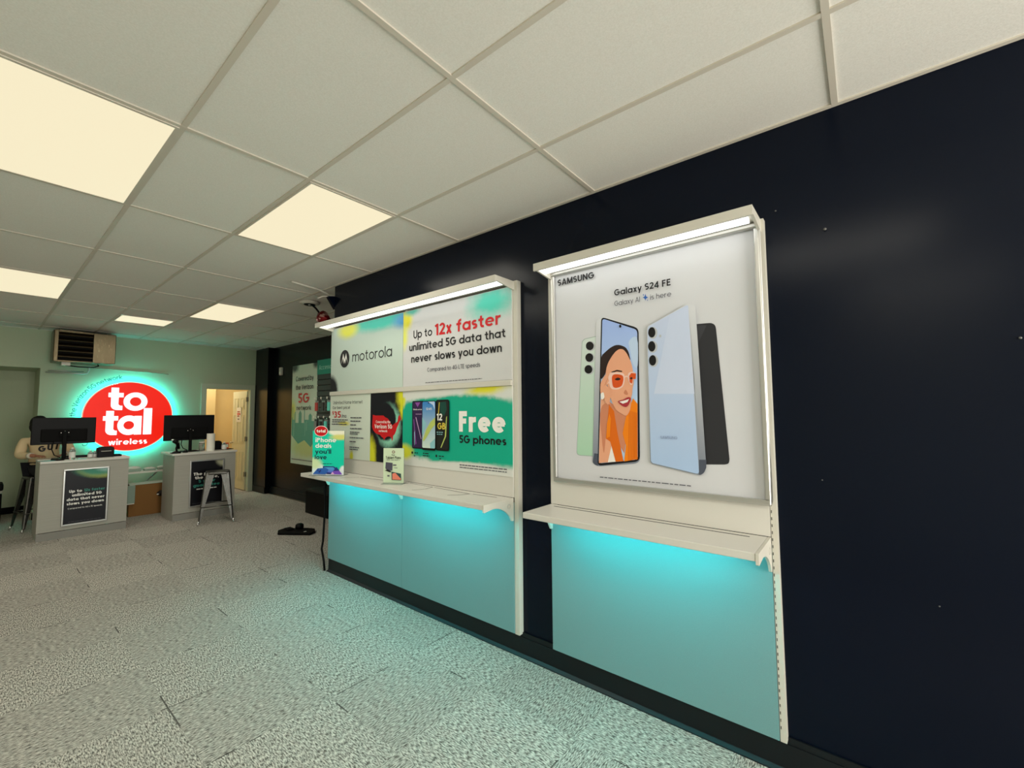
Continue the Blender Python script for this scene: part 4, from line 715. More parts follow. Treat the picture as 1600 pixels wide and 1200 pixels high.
def accessory(y, z, colr, label, length=0.20):
    h = thing('display_hook', 'wire display hook carrying the ' + label, 'hook', (1.482, y, z), group='wire hooks on the slotted board')
    m = MB((1.482, y, z)); m.tube([(1.482, y, z), (1.482 - length, y, z), (1.482 - length - 0.015, y, z + 0.012)], 0.0035, CHROME, 6); m.box(1.474, 1.482, y - 0.02, y + 0.02, z - 0.02, z + 0.015, CHROME); m.build('prong', h)
    m = MB((1.482, y, z)); m.tube([(1.478, y, z + 0.05), (1.482 - length - 0.02, y, z + 0.05)], 0.0025, CHROME, 6); m.box(1.482 - length - 0.024, 1.482 - length - 0.021, y - 0.016, y + 0.016, z + 0.02, z + 0.056, PAPER); m.build('price_tag', h)
    x0 = 1.482 - length + 0.02
    p = thing('phone_accessory', label, 'package', (x0, y, z), group='packaged phone accessories')
    m = MB((x0, y, z)); m.box(x0, x0 + 0.010, y - 0.055, y + 0.055, z - 0.185, z - 0.0045, PKC['black' if colr == 'grey' else 'grey']); m.build('backing_card', p, bevel=0.004)
    m = MB((x0, y, z)); m.box(x0 - 0.016, x0, y - 0.045, y + 0.045, z - 0.18, z - 0.035, PKC[colr]); m.build('blister', p, bevel=0.008, seg=3)
rowsA = [(2.10, [(7.50, 'red', 'red package, upper row at the left end'), (7.28, 'black', 'black package, upper row beside the red one'), (7.08, 'teal', 'teal package, upper row of hooks'), (6.86, 'grey', 'grey package, upper row at the right')]),
         (1.78, [(7.52, 'grey', 'grey package, middle row at the left end'), (7.36, 'black', 'black package, middle row left of the teal one'), (7.18, 'teal', 'teal package, middle row of hooks'), (6.98, 'black', 'black package, middle row right of the teal one'), (6.80, 'grey', 'grey package, middle row at the right')]),
         (1.45, [(7.46, 'white', 'white package, lower row at the left end'), (7.24, 'black', 'black package, lower row, half hidden by the teal counter card'), (7.02, 'red', 'red package, lower row behind the teal counter card')])]
for z, lst in rowsA:
    for y, c_, l in lst: accessory(y - 0.18, z - 0.24, c_, l, 0.22)
# small things on the recessed wall
t = thing('motion_sensor', 'small white sensor box high on the dark recessed wall', 'sensor', (1.5, 9.22, 2.5))
m = MB((1.5, 9.22, 2.5)); m.box(1.455, 1.4995, 9.17, 9.27, 2.42, 2.58, WPOST); m.build('casing', t, bevel=0.012, seg=3)
m = MB((1.5, 9.22, 2.5)); m.box(1.450, 1.456, 9.19, 9.25, 2.44, 2.49, PAPER); m.build('lens', t, bevel=0.002)
t = thing('wall_outlet', 'small white socket low on the recessed wall, below the display shelf end', 'outlet', (1.5, 7.44, 0.23))
m = MB((1.5, 7.44, 0.23)); m.box(1.488, 1.4995, 7.34, 7.54, 0.175, 0.275, PAPER); m.build('cover_plate', t, bevel=0.003)
m = MB((1.5, 7.44, 0.23)); m.box(1.4865, 1.489, 7.38, 7.42, 0.20, 0.25, BLACKP); m.build('socket', t); m = MB((1.5, 7.44, 0.23)); m.box(1.4865, 1.489, 7.46, 7.50, 0.20, 0.25, BLACKP); m.build('socket', t)
t = thing('filler_box', 'made-up black box filling the dark area on the floor below the slotted board', 'box', (1.30, 6.9, 0))  # invented box, fills a dark area below the slotted board
m = MB((1.30, 6.9, 0)); m.box(1.10, 1.458, 6.55, 7.28, 0.0, 0.36, BLACKP); m.build('body', t, bevel=0.012); m = MB((1.30, 6.9, 0)); m.box(1.09, 1.459, 6.54, 7.29, 0.3605, 0.39, RUBBER); m.build('lid', t, bevel=0.008)

# counter-top signs on the wide display's shelf
rz = math.atan2(-0.293, 0.162)
cx, cy = -0.262, 4.005
t = thing('counter_sign', 'teal counter card with a red oval on top, standing on the shelf', 'sign', (cx, cy, 1.0505), rz)
m = MB(); m.box(-0.168, 0.168, 0.0, 0.004, 0.0, 0.425, CLEAR); m.box(-0.168, 0.168, -0.05, 0.07, 0.0, 0.004, CLEAR); m.build('holder', t)
s = Sheet(); s.k = 4; s.step = 0.0005
m_ = spray('print_counter_card', '#0fd0b0', [(-0.17, 0.045, 0.15, 0.075, '#dff0ee', 0.25, 0.08), (-0.16, 0.11, 0.09, 0.05, '#cfe6b4', 0.3, 0.3), (0.17, 0.41, 0.17, 0.045, '#eeeed8', 0.3, 0.12), (0.13, 0.36, 0.10, 0.025, '#d9d878', 0.4, 0.4), (0.17, 0.0, 0.06, 0.09, '#e9f4f4', 0.3, 0.1), (0.0, -0.01, 0.20, 0.035, '#f2f2f4', 0.2, 0.1)])
s.mb.box(-0.165, 0.165, -0.003, -0.0005, 0.004, 0.42, m_)
NV = mat('navy_ink', '#152540')
s.k = 7
s.text('iPhone', -0.135, 0.085, 0.312, 0.042, WINK, 0.018); s.text('deals', -0.135, 0.035, 0.258, 0.042, WINK, 0.018); s.text('you\u2019ll', -0.135, 0.033, 0.203, 0.040, NV, 0.014); s.text('love', -0.138, -0.012, 0.150, 0.040, NV, 0.014)
s.smallprint(-0.05, 0.05, 0.105, 0.005, NV)
B1, B2, B3, B4 = mat('print_phone_blue', '#2f63b4'), mat('print_phone_navy', '#25347c'), mat('print_phone_violet', '#7a4fc0'), mat('print_pink', '#e7b3e8')
s.poly([(-0.045, 0.02), (-0.05, 0.085), (0.065, 0.085), (0.085, 0.07), (0.10, 0.03), (0.05, 0.01), (0.0, 0.01)], B2)
s.poly([(-0.03, 0.03), (-0.035, 0.075), (0.06, 0.076), (0.075, 0.06), (0.08, 0.02)], uvgrad('print_phone_glow', '#5a58d0', '#4fb0d8', 0.02, 0.08))
s.poly([(-0.155, 0.008), (-0.105, 0.062), (-0.02, 0.07), (0.01, 0.055), (0.0, 0.03), (-0.02, 0.008)], B1)
for a, b in ((-0.10, 0.046), (-0.075, 0.042), (-0.085, 0.03)): s.ell(a, b, 0.009, 0.008, B2, 12)
s.poly([(0.035, 0.01), (0.095, 0.08), (0.155, 0.01)], B3); s.poly([(0.095, 0.08), (0.06, 0.04), (0.125, 0.045)], B2); s.poly([(0.035, 0.01), (0.055, 0.034), (0.075, 0.01)], B4)
s.k = 14
s.ell(-0.075, 0.418, 0.072, 0.052, mat('pale_rim', '#f3d9d6'), 30); s.ell(-0.075, 0.418, 0.066, 0.046, REDP, 30)
s.text('total', -0.122, -0.028, 0.404, 0.030, WINK, 0.035)
s.build('card', t)
cx, cy = -0.19, 3.07
t = thing('counter_sign', 'small pale upright card with tablet pictures, on the shelf before the black map poster', 'sign', (cx, cy, 1.0505), rz)
m = MB(); m.box(-0.092, 0.092, 0.0, 0.004, 0.0, 0.295, CLEAR); m.box(-0.092, 0.092, -0.045, 0.045, 0.0, 0.004, CLEAR); m.build('holder', t)
s = Sheet(); s.mb.box(-0.09, 0.09, -0.003, -0.0005, 0.008, 0.293, mat('print_tablet', '#c6d8b8')); s.k = 6
s.ell(0.0, 0.262, 0.014, 0.012, mat('print_brown', '#7a5a52'), 14); s.ell(0.0, 0.262, 0.008, 0.006, mat('print_tablet2', '#c6d8b8'), 12)
s.text('Your', -0.018, 0.014, 0.232, 0.012, INK, 0.01); s.text('Tablet Plans', -0.068, 0.066, 0.205, 0.022, INK, 0.008); s.smallprint(-0.06, 0.055, 0.194, 0.004, INKG)
s.poly([(-0.07, 0.125), (-0.066, 0.178), (-0.005, 0.172), (-0.008, 0.110), (-0.04, 0.105)], mat('print_slate', '#4b4a58')); s.poly([(-0.075, 0.11), (-0.03, 0.095), (-0.012, 0.10), (-0.05, 0.118)], INK)
s.poly([(-0.014, 0.10), (0.07, 0.085), (0.072, 0.03), (-0.012, 0.032)], mat('print_dark_teal', '#2b4a4a')); s.poly([(-0.006, 0.085), (0.02, 0.092), (0.068, 0.045), (0.068, 0.034), (-0.006, 0.036)], mat('print_coral', '#dd7f68'))
s.smallprint(0.0, 0.03, 0.15, 0.010, INKG); s.smallprint(-0.05, -0.03, 0.06, 0.012, INKG); s.smallprint(0.01, 0.04, 0.13, 0.004, INKG)
s.build('card', t)

SCREWM = mat('dull_screw', '#6f6f6c', rough=0.6, metal=0.6)
# ------------------------------------------------------------------ bits on walls, ceiling and floor
for (y, z, l, r) in ((0.104, 2.456, 'bare screw head in the navy wall, upper right of the tall poster', 0.007), (0.292, 2.60, 'tiny nail beside the top corner of the nearest display', 0.004), (0.163, 1.325, 'small nail in the navy wall, level with the shelf of the nearest display', 0.003), (-0.189, 0.872, 'small nail low on the bare navy wall', 0.003), (-0.452, 1.895, 'small nail in the navy wall at the far right picture edge', 0.005)):
    m = MB((0, y, z)); m.lathe([(0.0, 0), (r * 0.5, 0.0), (r * 0.5, r * 1.2), (r, r * 1.3), (r * 0.8, r * 1.9), (0.0, r * 2)], (0, 0, 0), SCREWM, 10)
    m.xf(Matrix.Translation((0, y, z)) @ Matrix.Rotation(-PI / 2, 4, 'Y')); tag(m.build('wall_screw'), l, 'screw', 'screws and nails in the navy wall')
m = MB((0, 4.45, 0)); m.tube([(-0.06, 4.40, 0.96), (-0.05, 4.452, 0.9), (-0.045, 4.46, 0.6), (-0.05, 4.475, 0.3), (-0.05, 4.50, 0.22), (-0.045, 4.46, 0.10), (-0.04, 4.45, 0.004)], 0.011, BLACKP, 8)
tag(m.build('power_cord'), 'black cord hanging down the left end of the wide display', 'cord')
m = MB((0, 4.6, H)); m.tube([(-0.40, 4.56, H - 0.008), (-0.1, 4.62, H - 0.012), (0.07, 4.69, H - 0.02), (0.12, 4.62, H - 0.03), (0.06, 4.50, H - 0.05), (0.03, 4.435, H - 0.055)], 0.011, WPOST, 8)
tag(m.build('cable'), 'white cable running across the ceiling to the end of the navy wall', 'cable')
m = MB((0.0, 4.44, 2.9)); m.prism([(-0.075, 2.895), (0.01, 2.91), (0.012, 2.77)], 'y', 4.422, 4.47, NAVY); m.tube([(-0.06, 4.45, 2.90), (-0.11, 4.47, 2.895), (-0.16, 4.48, 2.865)], 0.007, WPOST, 6)
tag(m.build('camera_bracket'), 'dark triangular bracket at the top end of the navy wall', 'bracket')
t = thing('smoke_detector', 'round white ceiling ring with a dark centre near the wide display', 'detector', (0.14, 5.28, H))
m = MB((0.14, 5.28, H)); m.lathe([(0.0, 0.0), (0.115, 0.0), (0.118, -0.012), (0.10, -0.03), (0.075, -0.032), (0.0, -0.02)], (0.14, 5.28, H - 0.0005), WPOST, 28); m.build('ring', t)
m = MB((0.14, 5.28, H)); m.lathe([(0.0, -0.045), (0.03, -0.047), (0.06, -0.04), (0.072, -0.028)], (0.14, 5.28, H), BLACKP, 24); m.ell((0.12, 5.24, H - 0.045), (0.018, 0.018, 0.008), CHROME, 10, 6); m.build('grille', t)
t = thing('foil_balloon', 'crumpled red and white foil balloon hanging from the ceiling ring', 'balloon', (0.235, 5.12, 2.80))
def foil():
    m, t_ = nmat('red_foil', '#8c1420', rough=0.3, metal=0.5); o = t_.obj(); mp = t_.new('ShaderNodeMapping'); t_.link(o, mp.inputs[0]); mp.inputs['Rotation'].default_value = (0.3, 0.6, 0.4); mp.inputs['Scale'].default_value = (4, 9, 14)
    n = t_.noise(mp.outputs[0], 1.3, 2); t_.link(t_.mix(t_.maprange(n, 0.56, 0.62, 0, 1), lin('#7d1018'), lin('#d8b0a8')), t_.b.inputs['Base Color']); return m
m = MB((0.235, 5.12, 2.80)); k0 = len(m.v); m.ell((0, 0, 0), (0.075, 0.10, 0.085), foil(), 18, 12, 0.16); m.xf(Matrix.Translation((0.235, 5.12, 2.80)) @ Matrix.Rotation(0.6, 4, 'X')); m.build('body', t)
m = MB((0.235, 5.12, 2.80)); m.tube([(0.15, 5.25, H - 0.035), (0.18, 5.20, 2.93), (0.21, 5.15, 2.86)], 0.012, BLACKP, 8); m.build('tether', t)
# flat black thing lying on the carpet
t = thing('floor_plate', 'flat black plate with a round knob lying on the carpet', 'plate', (0.42, 6.12, 0), 0.0)
m = MB((0.42, 6.12, 0)); m.prism([(0.235, 6.24), (0.50, 5.87), (0.60, 5.93), (0.66, 6.06), (0.62, 6.17), (0.40, 6.42), (0.30, 6.38)], 'z', 0.0, 0.032, BLACKM); m.build('plate', t, bevel=0.008)
m = MB((0.42, 6.12, 0)); m.lathe([(0.0, 0), (0.05, 0.0), (0.056, 0.02), (0.052, 0.055), (0.03, 0.07), (0.0, 0.072)], (0.52, 6.22, 0.033), BLACKP, 20); m.build('knob', t)
m = MB((0.42, 6.12, 0)); m.box(0.36, 0.45, 6.22, 6.34, 0.033, 0.055, BLACKM); m.build('clip', t, bevel=0.01)
m = MB((0.42, 6.12, 0)); m.box(0.475, 0.51, 5.99, 6.01, 0.0325, 0.0335, PAPER); m.build('label_tag', t)

# ------------------------------------------------------------------ round red sign on the back wall
SX, SZ = -0.69, 1.612
RED_E = mat('sign_red', '#3a0200', rough=0.4, emit=(0.93, 0.016, 0.006), strength=SIGN_S)
WHT_E = mat('sign_white', '#f4f0f4', rough=0.4, emit=(0.95, 0.93, 0.97), strength=SIGN_S)
RIM_E = mat('sign_rim', '#e9b9a8', rough=0.4, emit=(0.9, 0.5, 0.35), strength=SIGN_S * 0.7)
t = thing('illuminated_sign', 'round glowing red sign with white letters and a cyan halo on the back wall', 'sign', (SX, 10.2, SZ))
N = 72
def circ(r, n=N): return [(SX + r * math.cos(2 * PI * i / n), SZ + r * math.sin(2 * PI * i / n)) for i in range(n)]
m = MB((SX, 10.2, SZ)); m.prism(circ(0.598), 'y', 10.110, 10.150, RED_E); m.build('face', t)
m = MB((SX, 10.2, SZ)); m.ring(circ(0.612), circ(0.5985), 'y', 10.107, 10.155, RIM_E); m.build('rim', t)
m = MB((SX, 10.2, SZ)); m.ring(circ(0.610), circ(0.570), 'y', 10.156, 10.164, mat('halo_led', '#00e6e6', emit=(0.0, 0.92, 0.86), strength=HALO_S)); m.build('halo_lamp', t)
m = MB((SX, 10.2, SZ)); m.prism(circ(0.50), 'y', 10.151, 10.249, BLACKM); m.build('mount', t)
m = MB((SX, 10.2, SZ)); Y0, Y1 = 10.100, 10.1095
def gl_ring(cx, cz, ro, ri, rzo=None, n=36):
    rzo = rzo or ro
    m.ring([(cx + ro * math.cos(2 * PI * i / n), cz + rzo * math.sin(2 * PI * i / n)) for i in range(n)], [(cx + ri * math.cos(2 * PI * i / n), cz + ri * 1.02 * math.sin(2 * PI * i / n)) for i in range(n)], 'y', Y0, Y1, WHT_E)
def gl_t(x, z0, z1, w, bar_l, bar_r, zb0, zb1):
    pts = [(x, z1), (x, zb1), (bar_l, zb1), (bar_l, zb0), (x, zb0), (x, z0 + 0.085)]
    for k in range(7):
        a = PI + k / 6 * PI / 2; pts.append((x + 0.085 + 0.085 * math.cos(a), z0 + 0.085 + 0.085 * math.sin(a)))
    pts += [(bar_r - 0.01, z0), (bar_r - 0.01, z0 + 0.075), (x + w + 0.02, z0 + 0.078), (x + w, z0 + 0.10), (x + w, zb0), (bar_r, zb0), (bar_r, zb1), (x + w, zb1), (x + w, z1)]
    m.prism(pts, 'y', Y0, Y1, WHT_E)
gl_t(-0.950, 1.722, 2.112, 0.098, -0.985, -0.788, 1.945, 2.022)
gl_ring(-0.622, 1.872, 0.164, 0.079)
gl_t(-1.003, 1.290, 1.708, 0.100, -1.040, -0.845, 1.540, 1.618)
gl_ring(-0.700, 1.455, 0.152, 0.072, 0.172)
m.box(-0.628, -0.528, Y0 - 0.0006, Y1, 1.286, 1.618, WHT_E)
m.box(-0.503, -0.385, Y0, Y1, 1.284, 1.757, WHT_E)
m.build('lettering', t)
s = Sheet(); s.k = 1; s.text('wireless', -0.957 - SX, -0.437 - SX, 1.118 - SZ, 0.098, WHT_E, 0.018); s.build('lettering', t, loc=(0, -0.0905, 0))
# slogan along the halo, printed on the wall
s = Sheet(); s.k = 1; txt = 'Covered by the Verizon 5G network'; SLO = mat('slogan_ink', '#0c4a4c', rough=0.5); total = text_mesh(txt, 0.0)[0]; tw = max(p[0] for p in total)
kk = 0.072 / cap_h(0.0); pos = 0.0; R0 = 0.672; ang_end = math.radians(95); span = tw * kk / R0 * 0.93
for ch in txt:
    vs, fs = text_mesh(ch if ch != ' ' else 'i', 0.0); x0 = min(p[0] for p in vs); x1 = max(p[0] for p in vs) if ch != ' ' else x0 + 0.24
    if ch != ' ':
        a = ang_end + span * (1 - (pos + (x1 - x0) / 2) / tw)
        M2 = Matrix.Rotation(-(a - PI / 2), 4, 'Y')
        s.mb.add([M2 @ Vector(((p[0] - (x0 + x1) / 2) * kk, -0.0006 - p[2] * 0.00006, p[1] * kk + R0)) for p in vs], fs, SLO)
    pos += (x1 - x0) + (0.11 if ch != ' ' else 0.0)
s.build('slogan', t, loc=(0, 0.0495, 0))

# ------------------------------------------------------------------ unit heater and pipes
t = thing('unit_heater', 'metal unit heater with dark louvres hanging high on the back wall', 'heater', (-1.34, 9.85, 2.475))
o = (-1.34, 9.85, 2.475)
m = MB(o); m.box(-1.70, -0.985, 9.72, 10.10, 2.478, 2.965, HEATER)
m.box(-1.70, -1.655, 9.66, 9.72, 2.478, 2.965, HEATER); m.box(-1.255, -0.985, 9.66, 9.72, 2.478, 2.965, HEATER); m.box(-1.655, -1.255, 9.66, 9.72, 2.935, 2.965, HEATER); m.box(-1.655, -1.255, 9.66, 9.72, 2.478, 2.50, HEATER); m.build('casing', t, bevel=0.008)
m = MB(o); m.box(-1.655, -1.255, 9.712, 9.719, 2.50, 2.935, BLACKM); m.build('grille', t)
for k in range(5):
    z = 2.545 + k * 0.085
    m = MB(o); m.prism([(9.655, z), (9.66, z + 0.016), (9.71, z + 0.062), (9.711, z + 0.056), (9.672, z + 0.01)], 'x', -1.654, -1.256, HEATER); m.build('louver', t)
for x in (-1.62, -1.07):
    m = MB(o); m.tube([(x, 9.9, 2.965), (x, 9.9, H + 0.004)], 0.008, GREYDK, 8); m.build('hanger_rod', t)
m = MB(o); m.box(-1.60, -1.50, 9.74, 9.85, 2.425, 2.478, PAPER); m.build('junction_box', t, bevel=0.004)
m = MB(o); m.tube([(-1.55, 9.80, 2.43), (-1.4, 9.80, 2.415), (-1.22, 9.84, 2.42), (-1.16, 9.86, 2.45), (-1.17, 9.88, 2.478)], 0.009, BLACKP, 8); m.build('cable', t)
m = MB((-1.4, 10.2, 2.35)); m.tube([(-1.74, 10.15, 2.33), (-1.30, 10.15, 2.33), (-1.255, 10.15, 2.345), (-1.24, 10.15, 2.39), (-1.24, 10.15, 2.43), (-1.22, 10.12, 2.47)], 0.011, ALU, 8); m.tube([(-1.71, 10.16, 2.36), (-1.30, 10.16, 2.362)], 0.009, ALU, 8)
tag(m.build('gas_pipe'), 'thin metal pipes on the back wall just under the heater', 'pipe')
m = MB((-0.7, 10.24, 2.42)); m.tube([(-1.16, 10.238, 2.44), (-0.75, 10.238, 2.425), (-0.14, 10.238, 2.40)], 0.008, FRAMEP, 8)
tag(m.build('conduit'), 'thin pale conduit along the back wall above the round sign', 'pipe')
# notice on the open door
s = Sheet(); s.mb.box(-0.13, 0.13, -0.001, 0.0, -0.16, 0.16, PAPER); s.k = 2
MARK = mat('notice_mark', '#a8584a', rough=0.7)
s.smallprint(-0.08, 0.07, 0.05, 0.03, MARK); s.smallprint(-0.09, 0.10, 0.0, 0.035, REDP); s.smallprint(-0.08, 0.05, -0.04, 0.025, MARK); s.smallprint(-0.05, 0.05, -0.11, 0.025, INKG)
tag(s.build('paper_notice', None, loc=(1.2530, 10.76, 1.62), rz=-PI / 2), 'white paper notice with red marks taped to the open door', 'notice')
# ------------------------------------------------------------------ service counters
def counter(x0, x1, y0, y1, label, top_l=0.0, top_r=0.012):
    o = ((x0 + x1) / 2, y0, 0); t = thing('service_counter', label, 'counter', o, group='grey service counters')
    m = MB(o); m.box(x0, x1, y0, y0 + 0.018, 0.105, 1.0, GREYLAM); m.build('front_panel', t)
    for x in (x0 + 0.0005, x1 - 0.0185): m = MB(o); m.box(x, x + 0.018, y0 + 0.0185, y1, 0.0, 1.0, GREYLAM); m.build('side_panel', t)
    m = MB(o); m.box(x0 + 0.0005, x1, y0 - 0.006, y0 + 0.014, 0.0, 0.098, GREYDK); m.build('plinth', t)
    m = MB(o); m.box(x0 + 0.0185, x1 - 0.0185, y0 + 0.0185, y1 - 0.12, 0.40, 0.418, GREYLAM); m.build('inner_shelf', t)
    m = MB(o); m.box(x0 - top_l, x1 + top_r, y0 - 0.012, y1 + 0.03, 1.0005, 1.030, WHITE); m.build('countertop', t, bevel=0.003)
    return t
counter(-1.85, -0.965, 8.40, 9.05, 'grey service counter with a dark framed poster, in front of the seated person')
counter(-0.447, 0.392, 8.30, 8.94, 'grey service counter with a metal stool standing before it', 0.03, 0.02)
def counter_poster(xc, zc, y, w, h, label, fill):
    e = thing('framed_poster', label, 'poster', (xc, y, zc))
    m = MB(); a = w / 2; b = h / 2; k = 0.02
    m.box(-a, a, -0.016, 0, b - k, b, ALU); m.box(-a, a, -0.016, 0, -b, -b + k, ALU); m.box(-a, -a + k, -0.016, 0, -b + k, b - k, ALU); m.box(a - k, a, -0.016, 0, -b + k, b - k, ALU)
    m.build('frame', e, bevel=0.004)
    s = Sheet(); s.step = 0.0008; fill(s, a - k, b - k); s.build('print', e); return e
TMUT = mat('teal_muted', '#3d8f80', rough=0.4)
def f1(s, a, b):
    m_ = spray('print_dark_aurora', '#12111a', [(0.16, 0.40, 0.26, 0.165, '#b9b93c', 0.15, 0.12), (0.13, 0.40, 0.25, 0.145, '#3f8d74', 0.2, 0.25), (0.20, 0.38, 0.10, 0.06, '#9fc4bf', 0.3, 0.4)], mask_noise=4)
    s.mb.box(-a - 0.002, a + 0.002, -0.003, -0.0005, -b - 0.002, b + 0.002, m_); s.k = 5
    s.text('Up to', -0.165, -0.04, 0.058, 0.036, WINK, 0.028); s.text('12x faster', -0.02, 0.19, 0.058, 0.036, TMUT, 0.024)
    s.text('unlimited 5G', -0.135, 0.16, 0.005, 0.036, WINK, 0.028); s.text('data that never', -0.185, 0.19, -0.050, 0.036, WINK, 0.028); s.text('slows you down', -0.183, 0.186, -0.106, 0.036, WINK, 0.028)
    s.text('Compared to 4G LTE speeds', -0.17, 0.17, -0.162, 0.019, WINK, 0.006); s.smallprint(-0.16, 0.17, -0.335, 0.005, INKG)
def f2(s, a, b):
    m_ = spray('print_dark_pale', '#0a0a12', [(0.22, 0.36, 0.10, 0.11, '#a4a68c', 0.4, 0.25)], mask_noise=5)
    s.mb.box(-a - 0.002, a + 0.002, -0.003, -0.0005, -b - 0.002, b + 0.002, m_); s.k = 5
    s.text('The plan,', -0.185, 0.12, 0.125, 0.045, WINK, 0.028); s.text('the price,', -0.165, 0.165, 0.065, 0.045, WINK, 0.028); s.text('5 year', -0.115, 0.115, 0.005, 0.045, TMUT, 0.022); s.text('guarantee', -0.185, 0.18, -0.055, 0.045, TMUT, 0.028)
    s.smallprint(-0.14, 0.14, -0.10, 0.014, WINK); s.smallprint(-0.19, 0.10, -0.315, 0.005, INKG)
counter_poster(-1.402, 0.533, 8.399, 0.455, 0.755, 'silver framed dark poster with green corner glow, on the counter before the person', f1)
counter_poster(-0.010, 0.543, 8.299, 0.470, 0.730, 'silver framed dark poster half hidden behind the metal stool', f2)

# ------------------------------------------------------------------ monitors seen from behind
def monitor(xc, y, z0, z1, w, label):
    t = thing('monitor', label, 'monitor', (xc, y, 1.03), group='black monitors seen from behind'); o = (xc, y, 1.03)
    m = MB(o); m.box(xc - w / 2, xc + w / 2, y, y + 0.028, z0, z1, BLACKP); hs = m.build('housing', t, bevel=0.008)
    m = MB(o); m.box(xc - w * 0.36, xc + w * 0.36, y - 0.022, y + 0.004, z0 + 0.035, z0 + 0.21, BLACKM); m.build('back_cover', t, bevel=0.012)
    m = MB(o); m.box(xc - w / 2 + 0.01, xc + w / 2 - 0.01, y + 0.0275, y + 0.0295, z0 + 0.012, z1 - 0.01, mat('screen_glass', '#08090b', rough=0.12)); m.build('screen', t)
    m = MB(o); zc = z0 + 0.15
    m.box(xc - 0.055, xc + 0.055, y - 0.036, y - 0.02, zc - 0.045, zc + 0.045, BLACKM); vp = m.build('mounting_plate', t, bevel=0.004)
    for dx, dz in ((-0.036, 0.006), (0.0, 0.026), (0.036, 0.008)): m = MB(o); m.ell((xc + dx, y - 0.038, zc + dz), (0.008, 0.006, 0.008), CHROME, 10, 6); m.build('screw', vp)
    m = MB(o); m.box(xc - 0.022, xc + 0.022, y - 0.055, y - 0.034, 1.045, zc + 0.03, BLACKM); m.build('stand', t, bevel=0.006)
    m = MB(o); m.box(xc - 0.11, xc + 0.11, y - 0.12, y + 0.08, 1.0305, 1.046, BLACKM); m.build('base', t, bevel=0.006)
    m = MB(o); m.tube([(xc - 0.10, y - 0.012, z0 + 0.04), (xc - 0.12, y - 0.03, z0 - 0.06), (xc - 0.09, y - 0.02, 1.09), (xc - 0.03, y - 0.02, 1.055)], 0.006, BLACKP, 7); m.build('cable', t)
    return t
monitor(-1.613, 8.72, 1.238, 1.606, 0.635, 'wide black monitor hiding the seated person')
monitor(-0.172, 8.66, 1.215, 1.627, 0.690, 'black monitor on the counter next to the open door')

# ------------------------------------------------------------------ things on the counter before the person
CT = 1.0305
LABELP = mat('bottle_label', '#dcdcd6', rough=0.5)
def bottle(x, y, r, h, label, colr, name='bottle', pump=False, lab=(0.15, 0.6)):
    t = thing(name, label, 'bottle', (x, y, CT)); o = (x, y, CT)
    m = MB(o); m.lathe([(0.0, 0), (r * 0.92, 0.0), (r, 0.006), (r, h * 0.66), (r * 0.85, h * 0.76), (r * 0.38, h * 0.84), (r * 0.36, h * 0.88), (0.0, h * 0.88)], o, colr, 20); m.build('body', t)
    m = MB(o); m.lathe([(r * 1.012, h * lab[0]), (r * 1.018, h * lab[0] + 0.002), (r * 1.018, h * lab[1]), (r * 1.012, h * lab[1] + 0.002)], o, LABELP, 20); m.build('label', t)
    m = MB(o); m.lathe([(0.0, h * 0.88), (r * 0.42, h * 0.88), (r * 0.42, h * 0.97), (0.0, h)], o, PAPER, 14)
    if pump: m.tube([(x, y, h * 0.97 + CT), (x, y, h * 1.1 + CT), (x - 0.03, y, h * 1.1 + CT)], 0.005, PAPER, 6)
    m.build('cap', t); return t
bottle(-1.545, 8.52, 0.033, 0.165, 'clear bottle with a white label beside the stand of the wide monitor', CLEAR)
bottle(-1.355, 8.60, 0.028, 0.105, 'small clear pump bottle between the white labelled bottle and the black printer', CLEAR, pump=True, lab=(0.1, 0.5))
bottle(-1.305, 8.64, 0.022, 0.100, 'slim clear bottle right against the pump bottle', CLEAR, lab=(0.1, 0.45))
t = thing('receipt_printer', 'black boxy receipt printer on the right end of the counter before the person', 'printer', (-1.195, 8.62, CT)); o = (-1.195, 8.62, CT)
m = MB(o); m.prism([(8.55, CT), (8.70, CT), (8.70, CT + 0.135), (8.59, CT + 0.14), (8.55, CT + 0.10)], 'x', -1.285, -1.105, BLACKP); m.build('casing', t, bevel=0.01, seg=3)
m = MB(o); m.box(-1.27, -1.12, 8.60, 8.69, CT + 0.1405, CT + 0.147, BLACKM); m.build('lid', t, bevel=0.003)
m = MB(o); m.box(-1.25, -1.14, 8.545, 8.55, CT + 0.085, CT + 0.09, PAPER); m.build('paper_slot', t)
m = MB((-1.06, 8.66, CT)); m.box(-1.10, -1.015, 8.60, 8.74, CT, CT + 0.028, BLACKM)
tag(m.build('card_reader', bevel=0.006), 'low flat black reader to the right of the black printer', 'card reader')
t = thing('keyboard', 'black keyboard behind the bottles on the counter before the person', 'keyboard', (-1.38, 8.91, CT)); o = (-1.38, 8.91, CT)
m = MB(o); m.prism([(8.83, CT), (8.99, CT), (8.99, CT + 0.018), (8.83, CT + 0.03)], 'x', -1.58, -1.18, BLACKP); m.build('casing', t, bevel=0.004)
m = MB(o)
for r in range(4):
    for k in range(14): m.box(-1.57 + k * 0.0275, -1.546 + k * 0.0275, 8.845 + r * 0.034, 8.872 + r * 0.034, CT + 0.018, CT + 0.031 - r * 0.0022, BLACKM)
m.build('keys', t)
PT = mat('phone_teal', '#6fb9b4', rough=0.35)
